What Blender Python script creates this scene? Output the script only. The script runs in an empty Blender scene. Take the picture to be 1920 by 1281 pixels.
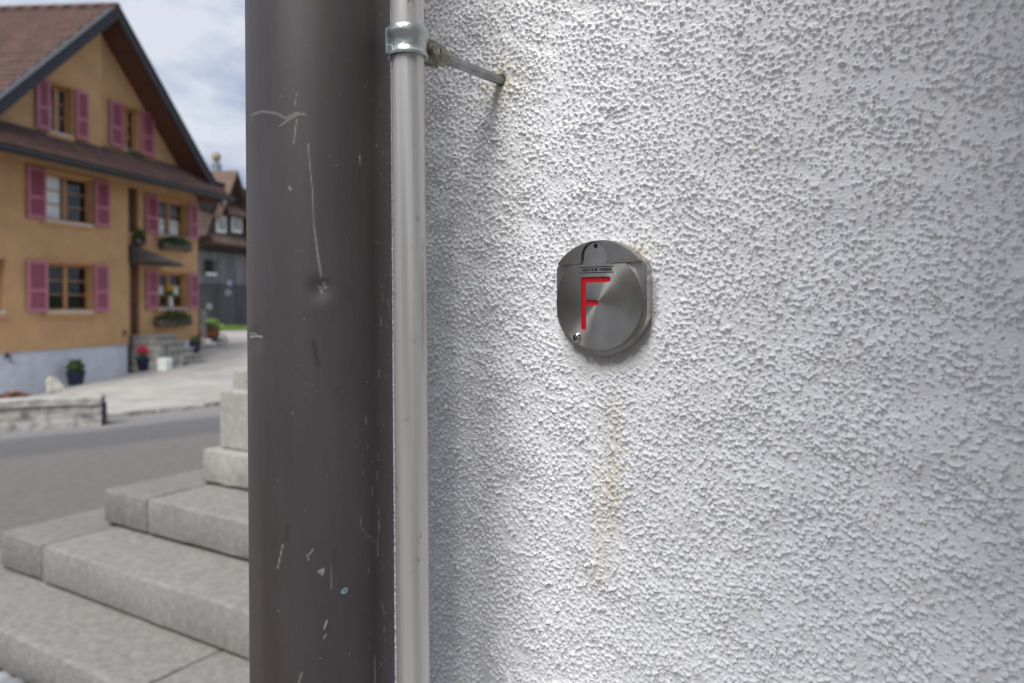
import bpy, bmesh, math, random
import numpy as np
from mathutils import Vector, Matrix
random.seed(7); rng = np.random.default_rng(11)
SC = bpy.context.scene; COL = SC.collection
R = math.radians

# ------------------------------------------------------------------ camera
FOC = 1370.0; CX, CY = 960.0, 573.0; ROLL = R(0.40); EYE = 1.46
cam_d = bpy.data.cameras.new('camera'); cam = bpy.data.objects.new('camera', cam_d); COL.objects.link(cam)
cam_d.sensor_width = 36.0; cam_d.lens = 36.0*FOC/1920
cam.location = (0, 0, EYE); cam.rotation_euler = (R(90), ROLL, 0)
cam_d.shift_y = -(640.5-CY)/1920
cam_d.clip_start = 0.05; cam_d.clip_end = 2000
cam_d.dof.use_dof = True; cam_d.dof.focus_distance = 0.60; cam_d.dof.aperture_fstop = 6.3
SC.camera = cam

# ------------------------------------------------------------------ world, sun, exposure
SUN_DIR = Vector((-0.19, -0.56, 0.81)).normalized()       # towards the sun
W = bpy.data.worlds.new('World'); SC.world = W; W.use_nodes = True
nt = W.node_tree; nt.nodes.clear()
def N(tree, typ, **kw):
    n = tree.nodes.new(typ)
    for k, v in kw.items(): setattr(n, k, v)
    return n
wout = N(nt, 'ShaderNodeOutputWorld'); wbg = N(nt, 'ShaderNodeBackground'); wbg.inputs['Strength'].default_value = 0.035
sky = N(nt, 'ShaderNodeTexSky', sky_type='NISHITA'); sky.sun_disc = False
sky.sun_elevation = math.asin(SUN_DIR.z); sky.sun_rotation = math.atan2(SUN_DIR.x, SUN_DIR.y)
sky.air_density = 1.0; sky.dust_density = 1.5
tc = N(nt, 'ShaderNodeTexCoord')
mp = N(nt, 'ShaderNodeMapping'); mp.inputs['Scale'].default_value = (1, 1, 1.9); mp.inputs['Location'].default_value = (0.35, 0.1, 0.25)
n1 = N(nt, 'ShaderNodeTexNoise'); n1.inputs['Scale'].default_value = 3.2; n1.inputs['Detail'].default_value = 8; n1.inputs['Roughness'].default_value = 0.56; n1.inputs['Distortion'].default_value = 0.25
r1 = N(nt, 'ShaderNodeValToRGB'); r1.color_ramp.elements[0].position = 0.34; r1.color_ramp.elements[1].position = 0.52
n2 = N(nt, 'ShaderNodeTexNoise'); n2.inputs['Scale'].default_value = 5.0; n2.inputs['Detail'].default_value = 6
r2 = N(nt, 'ShaderNodeValToRGB'); r2.color_ramp.elements[0].position = 0.38; r2.color_ramp.elements[1].position = 0.58
r2.color_ramp.elements[0].color = (2.5, 3.0, 4.3, 1); r2.color_ramp.elements[1].color = (5.5, 5.8, 6.5, 1)
mx = N(nt, 'ShaderNodeMix', data_type='RGBA')
L = nt.links.new
L(tc.outputs['Generated'], mp.inputs['Vector']); L(mp.outputs['Vector'], n1.inputs['Vector']); L(mp.outputs['Vector'], n2.inputs['Vector'])
L(n1.outputs['Fac'], r1.inputs['Fac']); L(n2.outputs['Fac'], r2.inputs['Fac'])
L(r1.outputs['Color'], mx.inputs['Factor']); L(sky.outputs['Color'], mx.inputs['A']); L(r2.outputs['Color'], mx.inputs['B'])
L(mx.outputs['Result'], wbg.inputs['Color']); L(wbg.outputs['Background'], wout.inputs['Surface'])
sd = bpy.data.lights.new('sun', 'SUN'); sd.energy = 1.5; sd.angle = R(42); sd.color = (1.0, 0.985, 0.96)
so = bpy.data.objects.new('sun', sd); COL.objects.link(so); so.rotation_euler = (-SUN_DIR).to_track_quat('-Z', 'Y').to_euler(); so.location = (-3, -3, 8)
vs = SC.view_settings; vs.view_transform = 'Standard'; vs.look = 'None'; vs.gamma = 1; vs.use_curve_mapping = False; vs.exposure = 1.90
SC.cycles.max_bounces = 6; SC.cycles.use_denoising = True

# ------------------------------------------------------------------ helpers
def ray(px, py):
    dx, dy = px-CX, py-CY; c, s = math.cos(ROLL), math.sin(ROLL)
    return Vector(((dx*c - dy*s)/FOC, 1.0, -(dx*s + dy*c)/FOC))
def at(px, py, Y):
    d = ray(px, py); return Vector((d.x*Y, Y, EYE + d.z*Y))
def mat(name, col, rough=0.8, var=0.15, scale=8.0, bump=0.0, bscale=40.0, metal=0.0, col2=None, spec=0.5, stretch=None, detail=5, thr=(0.35, 0.65), rnd=0.0, nrough=0.6):
    m = bpy.data.materials.new(name); m.use_nodes = True; t = m.node_tree; p = t.nodes['Principled BSDF']
    p.inputs['Roughness'].default_value = rough; p.inputs['Metallic'].default_value = metal; p.inputs['Specular IOR Level'].default_value = spec
    c = N(t, 'ShaderNodeTexCoord'); mpn = N(t, 'ShaderNodeMapping'); t.links.new(c.outputs['Object'], mpn.inputs['Vector'])
    if stretch: mpn.inputs['Scale'].default_value = stretch
    n = N(t, 'ShaderNodeTexNoise'); n.inputs['Scale'].default_value = scale; n.inputs['Detail'].default_value = detail; n.inputs['Roughness'].default_value = nrough
    t.links.new(mpn.outputs['Vector'], n.inputs['Vector'])
    rp = N(t, 'ShaderNodeValToRGB'); rp.color_ramp.elements[0].position = thr[0]; rp.color_ramp.elements[1].position = thr[1]
    a = col2 if col2 else tuple(x*(1-var) for x in col); b = col if col2 else tuple(min(1, x*(1+var)) for x in col)
    rp.color_ramp.elements[0].color = (*a, 1); rp.color_ramp.elements[1].color = (*b, 1)
    t.links.new(n.outputs['Fac'], rp.inputs['Fac']); t.links.new(rp.outputs['Color'], p.inputs['Base Color'])
    if rnd:
        oi = N(t, 'ShaderNodeObjectInfo'); mr_ = N(t, 'ShaderNodeMapRange'); mr_.inputs['To Min'].default_value = 1-rnd; mr_.inputs['To Max'].default_value = 1+rnd; t.links.new(oi.outputs['Random'], mr_.inputs['Value'])
        vm = N(t, 'ShaderNodeVectorMath', operation='SCALE'); t.links.new(rp.outputs['Color'], vm.inputs[0]); t.links.new(mr_.outputs[0], vm.inputs['Scale']); t.links.new(vm.outputs[0], p.inputs['Base Color'])
    if bump > 0:
        n2 = N(t, 'ShaderNodeTexNoise'); n2.inputs['Scale'].default_value = bscale; n2.inputs['Detail'].default_value = 6
        t.links.new(mpn.outputs['Vector'], n2.inputs['Vector'])
        bn = N(t, 'ShaderNodeBump'); bn.inputs['Strength'].default_value = bump; bn.inputs['Distance'].default_value = 0.01
        t.links.new(n2.outputs['Fac'], bn.inputs['Height']); t.links.new(bn.outputs['Normal'], p.inputs['Normal'])
    return m
def empty(name, loc=(0, 0, 0), rz=0.0):
    o = bpy.data.objects.new(name, None); COL.objects.link(o); o.location = loc; o.rotation_euler = (0, 0, rz); o.empty_display_size = 0.1; return o
def tag(o, label=None, cat=None, group=None, kind=None):
    if label: o['label'] = label
    if cat: o['category'] = cat
    if group: o['group'] = group
    if kind: o['kind'] = kind
    return o
def link(name, me, parent=None, loc=None):
    o = bpy.data.objects.new(name, me); COL.objects.link(o)
    if parent: o.parent = parent
    if loc is not None: o.location = loc
    return o
def obj(name, bm, m, parent=None, smooth=False, loc=None, bevel=0.0):
    if bevel > 0:
        bmesh.ops.bevel(bm, geom=list(bm.edges), offset=bevel, segments=2, affect='EDGES', profile=0.5)
    bmesh.ops.recalc_face_normals(bm, faces=list(bm.faces))
    me = bpy.data.meshes.new(name); bm.to_mesh(me); bm.free()
    for x in (m if isinstance(m, (list, tuple)) else [m]): me.materials.append(x)
    if smooth:
        me.shade_smooth()
        if smooth != 'all': me.set_sharp_from_angle(angle=R(40))
    return link(name, me, parent, loc)
def box(bm, lo, hi, M=None, jit=0.0):
    x0, y0, z0 = lo; x1, y1, z1 = hi
    v = [Vector(p) for p in ((x0,y0,z0),(x1,y0,z0),(x1,y1,z0),(x0,y1,z0),(x0,y0,z1),(x1,y0,z1),(x1,y1,z1),(x0,y1,z1))]
    if jit: v = [p + Vector([random.uniform(-jit, jit) for _ in range(3)]) for p in v]
    if M: v = [M @ p for p in v]
    v = [bm.verts.new(p) for p in v]
    for f in ((0,3,2,1),(4,5,6,7),(0,1,5,4),(1,2,6,5),(2,3,7,6),(3,0,4,7)): bm.faces.new([v[i] for i in f])
    return v
def lathe(bm, prof, seg=32, M=None, a0=0.0, a1=2*math.pi, closed=True):
    n = seg if closed else seg+1; rings = []
    for r, z in prof:
        ring = []
        for i in range(n):
            a = a0+(a1-a0)*i/seg; p = Vector((r*math.cos(a), r*math.sin(a), z))
            ring.append(bm.verts.new(M @ p if M else p))
        rings.append(ring)
    for k in range(len(rings)-1):
        for i in range(seg):
            j = (i+1) % n
            bm.faces.new((rings[k][i], rings[k][j], rings[k+1][j], rings[k+1][i]))
    return rings
def cap(bm, ring): bm.faces.new(ring)
def cyl(bm, p0, p1, r0, r1=None, seg=12):
    p0, p1 = Vector(p0), Vector(p1); r1 = r0 if r1 is None else r1; d = p1-p0
    M = Matrix.Translation(p0) @ d.to_track_quat('Z', 'Y').to_matrix().to_4x4()
    rg = lathe(bm, [(r0, 0), (r1, d.length)], seg, M); cap(bm, list(reversed(rg[0]))); cap(bm, rg[1])
def poly_prism(bm, outer, z0, z1, holes=(), M=None, bottom=True):
    """planar outline (2-D points) with holes, extruded z0..z1 along local z"""
    T = (lambda p: M @ Vector(p)) if M else Vector
    def cap_at(z):
        edges = []; loops = []
        for lp in [outer, *holes]:
            vs_ = [bm.verts.new(T((x, y, z))) for x, y in lp]; loops.append(vs_)
            for i in range(len(vs_)): edges.append(bm.edges.new((vs_[i], vs_[(i+1) % len(vs_)])))
        bmesh.ops.triangle_fill(bm, use_beauty=True, use_dissolve=False, edges=edges)
        return loops
    top = cap_at(z1); bot = cap_at(z0) if bottom else None
    if bottom:
        for a, b in zip(top, bot):
            for i in range(len(a)):
                j = (i+1) % len(a); bm.faces.new((a[i], a[j], b[j], b[i]))
    return top
def mesh_np(name, V, F, m, parent=None, smooth=True):
    me = bpy.data.meshes.new(name); V = np.asarray(V, np.float32); F = np.asarray(F, np.int32); k = F.shape[1]
    me.vertices.add(len(V)); me.vertices.foreach_set('co', V.ravel())
    me.loops.add(F.size); me.loops.foreach_set('vertex_index', F.ravel())
    me.polygons.add(len(F)); me.polygons.foreach_set('loop_start', np.arange(0, F.size, k, dtype=np.int32))
    me.update(calc_edges=True); me.validate()
    for x in (m if isinstance(m, (list, tuple)) else [m]): me.materials.append(x)
    if smooth: me.shade_smooth()
    return link(name, me, parent)
def grid_faces(nx, ny):
    i = np.arange(nx*ny).reshape(ny, nx)
    return np.stack([i[:-1, :-1].ravel(), i[:-1, 1:].ravel(), i[1:, 1:].ravel(), i[1:, :-1].ravel()], 1)
def leaves(name, centre, rad, n, size, m, parent=None, up=0.3, shell=0.35, seed=0):
    g = np.random.default_rng(seed+n); d = g.normal(size=(n, 3)); d /= np.linalg.norm(d, axis=1)[:, None]
    lump = 1+0.22*np.sin(d[:, 0]*5+seed)*np.cos(d[:, 1]*6)+0.15*np.sin(d[:, 2]*9)
    r = (shell+(1-shell)*g.random(n)**0.5)*lump
    P = np.array(centre)+d*r[:, None]*np.array(rad)
    a = g.normal(size=(n, 3)); a[:, 2] += up; a /= np.linalg.norm(a, axis=1)[:, None]
    b = np.cross(a, g.normal(size=(n, 3))); b /= np.linalg.norm(b, axis=1)[:, None]
    s = size*(0.6+0.8*g.random(n))[:, None]
    V = np.stack([P-a*s, P+b*s*0.45, P+a*s, P-b*s*0.45], 1).reshape(-1, 3); F = np.arange(4*n).reshape(n, 4)
    return mesh_np(name, V, F, m, parent, smooth=False)

# ------------------------------------------------------------------ materials
M_asphalt = None
M_orange = mat('ochre_plaster', (0.49, 0.295, 0.145), 0.9, 0.10, 1.6, 0.25, 60)
M_plinth = mat('white_plinth_plaster', (0.55, 0.57, 0.63), 0.9, 0.08, 4, 0.2, 50)
M_pink = mat('pink_shutter_paint', (0.42, 0.150, 0.200), 0.6, 0.06, 6)
M_pink2 = mat('dark_pink_paint', (0.30, 0.080, 0.115), 0.6, 0.06, 6)
M_wood = mat('larch_window_wood', (0.40, 0.20, 0.085), 0.6, 0.12, 5)
M_tan = mat('tan_moulding', (0.48, 0.26, 0.11), 0.85, 0.08, 5)
M_sill = mat('pale_sill', (0.58, 0.52, 0.46), 0.7, 0.08, 8)
M_tile = mat('brown_clay_tile', (0.125, 0.066, 0.053), 0.85, 0.35, 2.5, col2=(0.070, 0.040, 0.034), detail=8)
M_barge = mat('slate_grey_board', (0.020, 0.021, 0.029), 0.6, 0.15, 4)
M_soffit = mat('brown_soffit_board', (0.11, 0.042, 0.024), 0.75, 0.2, 4, stretch=(1, 6, 1))
M_gutter = mat('dark_gutter_metal', (0.05, 0.055, 0.065), 0.45, 0.15, 4, metal=0.3)
M_inside = mat('dark_room', (0.02, 0.014, 0.011), 0.9, 0.3, 2)
M_curtain = mat('white_curtain', (0.84, 0.86, 0.86), 0.9, 0.08, 20)
M_door = mat('brown_door', (0.085, 0.035, 0.022), 0.6, 0.2, 4)
M_slate = mat('weathered_canopy_shingle', (0.10, 0.085, 0.08), 0.8, 0.3, 6)
M_granite = mat('pale_granite', (0.215, 0.208, 0.191), 0.85, 0.2, 32, 0.6, 170, col2=(0.13, 0.126, 0.114), detail=13, thr=(0.36, 0.62), rnd=0.12, nrough=0.74)
M_granite2 = mat('warm_granite', (0.31, 0.30, 0.27), 0.85, 0.2, 22, 0.4, 170, col2=(0.215, 0.205, 0.18), detail=14, thr=(0.36, 0.62), rnd=0.05, nrough=0.74)
M_cobble = mat('grey_cobble', (0.20, 0.205, 0.215), 0.75, 0.25, 20, 0.4, 80, rnd=0.25)
M_joint = mat('dark_joint_dirt', (0.045, 0.042, 0.036), 0.95, 0.3, 20, 0.4, 90)
M_blue = mat('dark_blue_glaze', (0.012, 0.016, 0.05), 0.25, 0.3, 5)
M_blue2 = mat('cobalt_glaze', (0.02, 0.06, 0.25), 0.3, 0.2, 5)
M_soil = mat('potting_soil', (0.03, 0.02, 0.014), 0.95, 0.3, 30)
def leafmat(name, c):
    m = mat(name, c, 0.6, 0.45, 9); m.node_tree.nodes['Principled BSDF'].inputs['Transmission Weight'].default_value = 0.0; return m
M_leaf = leafmat('dark_green_leaf', (0.055, 0.105, 0.03)); M_leaf2 = leafmat('bright_green_leaf', (0.24, 0.40, 0.07))
M_leaf3 = leafmat('olive_leaf', (0.10, 0.12, 0.05))
M_flower = mat('pink_petal', (0.70, 0.04, 0.12), 0.6, 0.25, 20); M_yellow = mat('yellow_petal', (0.75, 0.5, 0.03), 0.6, 0.2, 20)
M_terra = mat('terracotta', (0.28, 0.10, 0.045), 0.85, 0.3, 9)
M_planter = mat('weathered_wood_planter', (0.12, 0.095, 0.085), 0.85, 0.3, 8)
M_stone = mat('mossy_concrete', (0.34, 0.335, 0.31), 0.9, 0.4, 5, 0.5, 40, col2=(0.11, 0.11, 0.09), thr=(0.34, 0.55), detail=8)
M_barnwood = mat('black_brown_timber', (0.040, 0.027, 0.022), 0.85, 0.35, 5, stretch=(1, 1, 0.15))
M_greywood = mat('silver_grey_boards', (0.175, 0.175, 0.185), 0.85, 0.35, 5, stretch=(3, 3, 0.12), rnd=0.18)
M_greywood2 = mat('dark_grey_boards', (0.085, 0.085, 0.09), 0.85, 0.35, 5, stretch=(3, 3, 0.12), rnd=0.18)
M_barnroof = mat('faded_brown_tile', (0.105, 0.066, 0.051), 0.85, 0.25, 3)
M_whitepaint = mat('white_paint', (0.72, 0.74, 0.70), 0.6, 0.06, 8)
M_zinc = mat('zinc_sheet', (0.22, 0.27, 0.29), 0.45, 0.15, 6, metal=0.6)
M_brass = mat('weathered_brass', (0.20, 0.165, 0.09), 0.6, 0.3, 8)
M_glaze_lilac = mat('lilac_ceramic', (0.40, 0.42, 0.62), 0.4, 0.1, 8)
m = bpy.data.materials.new('window_glass'); m.use_nodes = True; t = m.node_tree; t.nodes.clear()
o_ = N(t, 'ShaderNodeOutputMaterial'); ms = N(t, 'ShaderNodeMixShader'); tr = N(t, 'ShaderNodeBsdfTransparent'); gl = N(t, 'ShaderNodeBsdfGlossy'); fr = N(t, 'ShaderNodeLayerWeight'); fr.inputs['Blend'].default_value = 0.5; fm = N(t, 'ShaderNodeMath', operation='POWER'); fm.inputs[1].default_value = 4.0; fa = N(t, 'ShaderNodeMath', operation='MULTIPLY_ADD'); fa.inputs[1].default_value = 0.9; fa.inputs[2].default_value = 0.035
gl.inputs['Roughness'].default_value = 0.03; tr.inputs['Color'].default_value = (0.96, 0.975, 0.97, 1)
t.links.new(fr.outputs['Facing'], fm.inputs[0]); t.links.new(fm.outputs[0], fa.inputs[0]); t.links.new(fa.outputs[0], ms.inputs[0]); t.links.new(tr.outputs[0], ms.inputs[1]); t.links.new(gl.outputs[0], ms.inputs[2]); t.links.new(ms.outputs[0], o_.inputs[0]); M_glass = m

# ------------------------------------------------------------------ frame of the ochre house (facade direction, outward normal, distance)
HN = Vector((0.9706, -0.2407, 0)); HU = Vector((0.2407, 0.9706, 0)); HD = 15.4; REC = -0.25
def fs(px, py, o=0.0, D=HD):
    d = ray(px, py); Y = -(D-o)/(HN.x*d.x+HN.y); return Y*(HU.x*d.x+HU.y), EYE+d.z*Y
def hp(px, py, o=0.0):
    s_, z_ = fs(px, py, o); return HN*(-HD+o)+HU*s_+UP*z_
UP = Vector((0, 0, 1))
# ------------------------------------------------------------------ terrain height
ctrl = [(x, y, 0.0) for x in (-9, -6, -3, 0, 4, 9) for y in (-8, -3, 1.0, 3.6)]
def cp(px, py, Y): p = at(px, py, Y); ctrl.append((p.x, p.y, p.z)); return p
for a in ((0, 806, 10.5), (200, 783, 11.7), (300, 773, 12.4), (415, 758, 13.3)): cp(*a)
for a in ((420, 622, 36.0), (465, 622, 38.0)): cp(*a)
for px, py, o in ((0, 752, 0), (60, 740, 0), (120, 728, 0), (142, 722, 0.35), (190, 714, 0), (240, 702, 0), (272, 694, 0.25), (320, 691, 1.0), (345, 692, 1.5), (368, 673, 0.3), (385, 664, 0.3), (402, 641, -2.5), (465, 690, 3.0)):
    p_ = hp(px, py, o); ctrl.append((p_.x, p_.y, p_.z-0.07))
ctrl += [(-15, 9, -0.35), (-20, 14, -0.75), (4, 20, -0.2), (10, 40, 0.3), (-40, 40, 0.2), (-40, -10, -0.1), (40, 0, 0.1), (0, 90, 0.6), (-80, 60, 0.3), (60, 90, 0.6), (-30, 25, -0.3)]
ctrl = np.array(ctrl)
def _phi(r2): return np.where(r2 > 0, 0.5*r2*np.log(np.maximum(r2, 1e-12)), 0)
_n = len(ctrl); _d2 = ((ctrl[:, None, :2]-ctrl[None, :, :2])**2).sum(-1)
_A = np.zeros((_n+3, _n+3)); _A[:_n, :_n] = _phi(_d2)+np.eye(_n)*0.12; _A[:_n, _n] = 1; _A[:_n, _n+1:] = ctrl[:, :2]; _A[_n, :_n] = 1; _A[_n+1:, :_n] = ctrl[:, :2].T
_w = np.linalg.solve(_A, np.concatenate([ctrl[:, 2], [0, 0, 0]]))
def H(x, y):
    x = np.clip(np.asarray(x, float), -80, 60); y = np.clip(np.asarray(y, float), -10, 90)
    d2 = (x[..., None]-ctrl[:, 0])**2+(y[..., None]-ctrl[:, 1])**2
    return _phi(d2) @ _w[:_n]+_w[_n]+_w[_n+1]*x+_w[_n+2]*y
def h1(x, y): return float(H(np.array(x), np.array(y)))
def ground_at(px, py, lift=0.0):
    Y = 3.0
    for _ in range(4000):
        p = at(px, py, Y)
        if p.z <= h1(p.x, p.y)+lift: break
        Y += 0.02
    return p
RD = Vector((0.635, 0.772)); QD = Vector((-0.772, 0.635)); KERB_Q = 12.42
# ground: asphalt with worn bands running along the street
m = bpy.data.materials.new('worn_asphalt'); m.use_nodes = True; t = m.node_tree; p = t.nodes['Principled BSDF']; p.inputs['Roughness'].default_value = 0.85
c = N(t, 'ShaderNodeTexCoord'); dt = N(t, 'ShaderNodeVectorMath', operation='DOT_PRODUCT'); dt.inputs[1].default_value = (QD.x, QD.y, 0)
nz = N(t, 'ShaderNodeTexNoise'); nz.inputs['Scale'].default_value = 0.9; nz.inputs['Detail'].default_value = 6
ad = N(t, 'ShaderNodeMath', operation='MULTIPLY_ADD'); ad.inputs[1].default_value = 0.5
t.links.new(c.outputs['Object'], dt.inputs[0]); t.links.new(c.outputs['Object'], nz.inputs['Vector']); t.links.new(nz.outputs['Fac'], ad.inputs[0]); t.links.new(dt.outputs['Value'], ad.inputs[2])
mr = N(t, 'ShaderNodeMapRange'); mr.inputs['From Min'].default_value = 4; mr.inputs['From Max'].default_value = 14; t.links.new(ad.outputs[0], mr.inputs['Value'])
rp = N(t, 'ShaderNodeValToRGB'); e = rp.color_ramp.elements
e[0].position = 0; e[0].color = (0.105, 0.095, 0.086, 1); e[1].position = 0.50; e[1].color = (0.115, 0.105, 0.097, 1)
for pos, colr in ((0.54, (0.082, 0.080, 0.083, 1)), (0.68, (0.088, 0.086, 0.091, 1)), (0.72, (0.15, 0.145, 0.142, 1)), (0.90, (0.18, 0.17, 0.165, 1))):
    k = e.new(pos); k.color = colr
t.links.new(mr.outputs[0], rp.inputs['Fac'])
n3 = N(t, 'ShaderNodeTexNoise'); n3.inputs['Scale'].default_value = 14; n3.inputs['Detail'].default_value = 9; n3.inputs['Roughness'].default_value = 0.7
mxx = N(t, 'ShaderNodeMix', data_type='RGBA', blend_type='MULTIPLY'); mxx.inputs['Factor'].default_value = 0.6
rr = N(t, 'ShaderNodeValToRGB'); rr.color_ramp.elements[0].position = 0.3; rr.color_ramp.elements[0].color = (0.6, 0.6, 0.6, 1); rr.color_ramp.elements[1].position = 0.7; rr.color_ramp.elements[1].color = (1.35, 1.35, 1.35, 1)
t.links.new(c.outputs['Object'], n3.inputs['Vector']); t.links.new(n3.outputs['Fac'], rr.inputs['Fac']); t.links.new(rp.outputs['Color'], mxx.inputs['A']); t.links.new(rr.outputs['Color'], mxx.inputs['B']); t.links.new(mxx.outputs['Result'], p.inputs['Base Color'])
bn = N(t, 'ShaderNodeBump'); bn.inputs['Strength'].default_value = 0.4; bn.inputs['Distance'].default_value = 0.01; n4 = N(t, 'ShaderNodeTexNoise'); n4.inputs['Scale'].default_value = 120; t.links.new(c.outputs['Object'], n4.inputs['Vector']); t.links.new(n4.outputs['Fac'], bn.inputs['Height']); t.links.new(bn.outputs['Normal'], p.inputs['Normal'])
M_asphalt = m
xs = np.concatenate([[-900, -500, -250, -120], np.arange(-60, 40.1, 0.5), [70, 150, 400, 900]]); ys = np.concatenate([[-900, -400, -150, -60], np.arange(-20, 70.1, 0.5), [100, 200, 450, 900]])
gx, gy = np.meshgrid(xs, ys); gz = H(gx, gy)
gnd = mesh_np('ground', np.stack([gx.ravel(), gy.ravel(), gz.ravel()], 1), grid_faces(len(xs), len(ys)), M_asphalt); tag(gnd, 'worn grey asphalt of the street and square', kind='structure')
# forecourt: pale paving from the kerb to the houses
M_fore = mat('pale_concrete_paving', (0.33, 0.316, 0.29), 0.9, 0.2, 1.3, 0.3, 60, col2=(0.22, 0.21, 0.195), detail=9)
rs = np.arange(-14, 40.1, 0.5); qs = np.concatenate([[KERB_Q+0.10], np.arange(KERB_Q+0.5, 60, 0.5)])
rr_, qq_ = np.meshgrid(rs, qs); fx = rr_*RD.x+qq_*QD.x; fy = rr_*RD.y+qq_*QD.y; fz = H(fx, fy)+0.07
V = np.stack([fx.ravel(), fy.ravel(), fz.ravel()], 1)
fo = mesh_np('forecourt', V, grid_faces(len(rs), len(qs)), M_fore); tag(fo, 'pale dusty paved forecourt in front of the ochre house', kind='structure')
LIFT = 0.07
# low wooded hills far off
hv = []; hn = 160
for k in range(hn+1):
    a = 2*math.pi*k/hn; hh_ = 20+7*math.sin(a*7)+5*math.sin(a*17+1)
    for rr2, zz2 in ((380, -2), (430, hh_*0.7), (500, hh_), (560, -2)): hv.append((rr2*math.cos(a), rr2*math.sin(a), zz2))
hf = [(k*4+j, k*4+j+1, k*4+j+5, k*4+j+4) for k in range(hn) for j in range(3)]
o = mesh_np('hills', np.array(hv), np.array(hf), mat('wooded_hillside', (0.05, 0.07, 0.035), 0.95, 0.5, 0.05)); tag(o, 'low dark wooded hills on the horizon', kind='structure')
# kerb: a row of single stones
kerb = empty('kerb', (0, 0, 0)); tag(kerb, 'row of low rough stones along the far edge of the street', kind='structure')
M_kerb = mat('kerb_stone', (0.36, 0.345, 0.32), 0.9, 0.3, 9, 0.5, 60, col2=(0.16, 0.15, 0.13), rnd=0.2)
rpos = -2.0; base_ = RD
while rpos < 12.5:
    ln = random.uniform(0.35, 0.8); bm = bmesh.new(); hh = random.uniform(0.055, 0.085)
    c0 = Vector(((rpos+ln/2)*RD.x+KERB_Q*QD.x, (rpos+ln/2)*RD.y+KERB_Q*QD.y)); z = h1(c0.x, c0.y)
    box(bm, (-ln/2+0.012, -0.07, -0.1), (ln/2-0.012, 0.08+random.uniform(-.02, .01), hh), None, 0.010)
    o = obj('kerb_stone', bm, M_kerb, kerb, loc=(c0.x, c0.y, z), bevel=0.012); o.rotation_euler = (0, 0, math.atan2(RD.y, RD.x)+random.uniform(-.02, .02))
    rpos += ln

# ------------------------------------------------------------------ white rendered house wall (near, right)
TH = R(36); D0 = 0.556
WIN = Vector((math.sin(TH), math.cos(TH), 0)); WT = Vector((math.cos(TH), -math.sin(TH), 0)); WN = -WIN; UP = Vector((0, 0, 1))
def on_wall(px, py, off=0.0):
    d = ray(px, py); Y = (D0-off)/(d.x*WIN.x+WIN.y); return Vector((d.x*Y, Y, EYE+d.z*Y))
PC = on_wall(1122, 565.5, 0.0125)+WIN*0.0125                                      # plaque centre on the wall
MW = Matrix((( WT.x, 0, WN.x, PC.x), (WT.y, 0, WN.y, PC.y), (0, 1, 0, PC.z), (0, 0, 0, 1)))   # local x right, y up, z out of the wall
MWi = MW.inverted()
def wl(px, py, off=0.0): return MWi @ on_wall(px, py, off)
s_corner = wl(640, 573).x
print('wall corner', s_corner, 'right', wl(1920, 573).x, 'top', wl(740, 0).y, wl(740, 1281).y)
STEP = 0.00086
sx = np.arange(s_corner+0.012, 0.52, STEP); sy = np.arange(-0.465, 0.405, STEP)
nx, ny = len(sx), len(sy); S, Z = np.meshgrid(sx, sy)
fxq = np.fft.fftfreq(nx, STEP)[None, :]; fyq = np.fft.fftfreq(ny, STEP)[:, None]
def fnoise(lo, hi, aniso=None, seed=0):
    """band-limited noise, wavelengths lo..hi in metres, unit variance"""
    g = np.random.default_rng(seed); w = np.fft.fft2(g.normal(size=(ny, nx)))
    if aniso:
        ang, k = aniso; u = fxq*math.cos(ang)+fyq*math.sin(ang); v = -fxq*math.sin(ang)+fyq*math.cos(ang); f = np.sqrt((u*k)**2+v**2)
    else: f = np.sqrt(fxq**2+fyq**2)
    f = np.maximum(f, 1e-6); r = np.real(np.fft.ifft2(w*np.exp(-(np.log(f*math.sqrt(lo*hi))/math.log(hi/lo)*2)**2))); return (r-r.mean())/r.std()
def ss(a, b, x): q = np.clip((x-a)/(b-a), 0, 1); return q*q*(3-2*q)
big = fnoise(0.05, 0.16, seed=1); mid = fnoise(0.010, 0.028, (R(-28), 1.9), seed=2); fine = fnoise(0.0020, 0.0042, seed=3)
right = ss(0.02, 0.26, S)
cov = fnoise(0.03, 0.10, (R(-30), 1.5), seed=6); lumpA = fnoise(0.0036, 0.0077, (R(-22), 1.3), seed=4)*(1-0.45*right)+fnoise(0.0050, 0.0098, (R(-22), 1.4), seed=14)*0.55*right; lumpB = fnoise(0.0022, 0.0042, seed=5); rag = fnoise(0.0022, 0.0036, seed=7)
gA = lumpA+0.20*cov+0.34*rag+0.15*mid; gB = lumpB+0.18*cov+0.25*rag
h = 0.00055*big+0.00016*mid+0.00005*fine
h += (0.00120+0.00032*right)*ss(0.50, 0.92, gA)*(1+0.30*lumpB)
h += 0.00082*(1-0.35*right)*ss(0.74, 1.15, gB)
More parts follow.
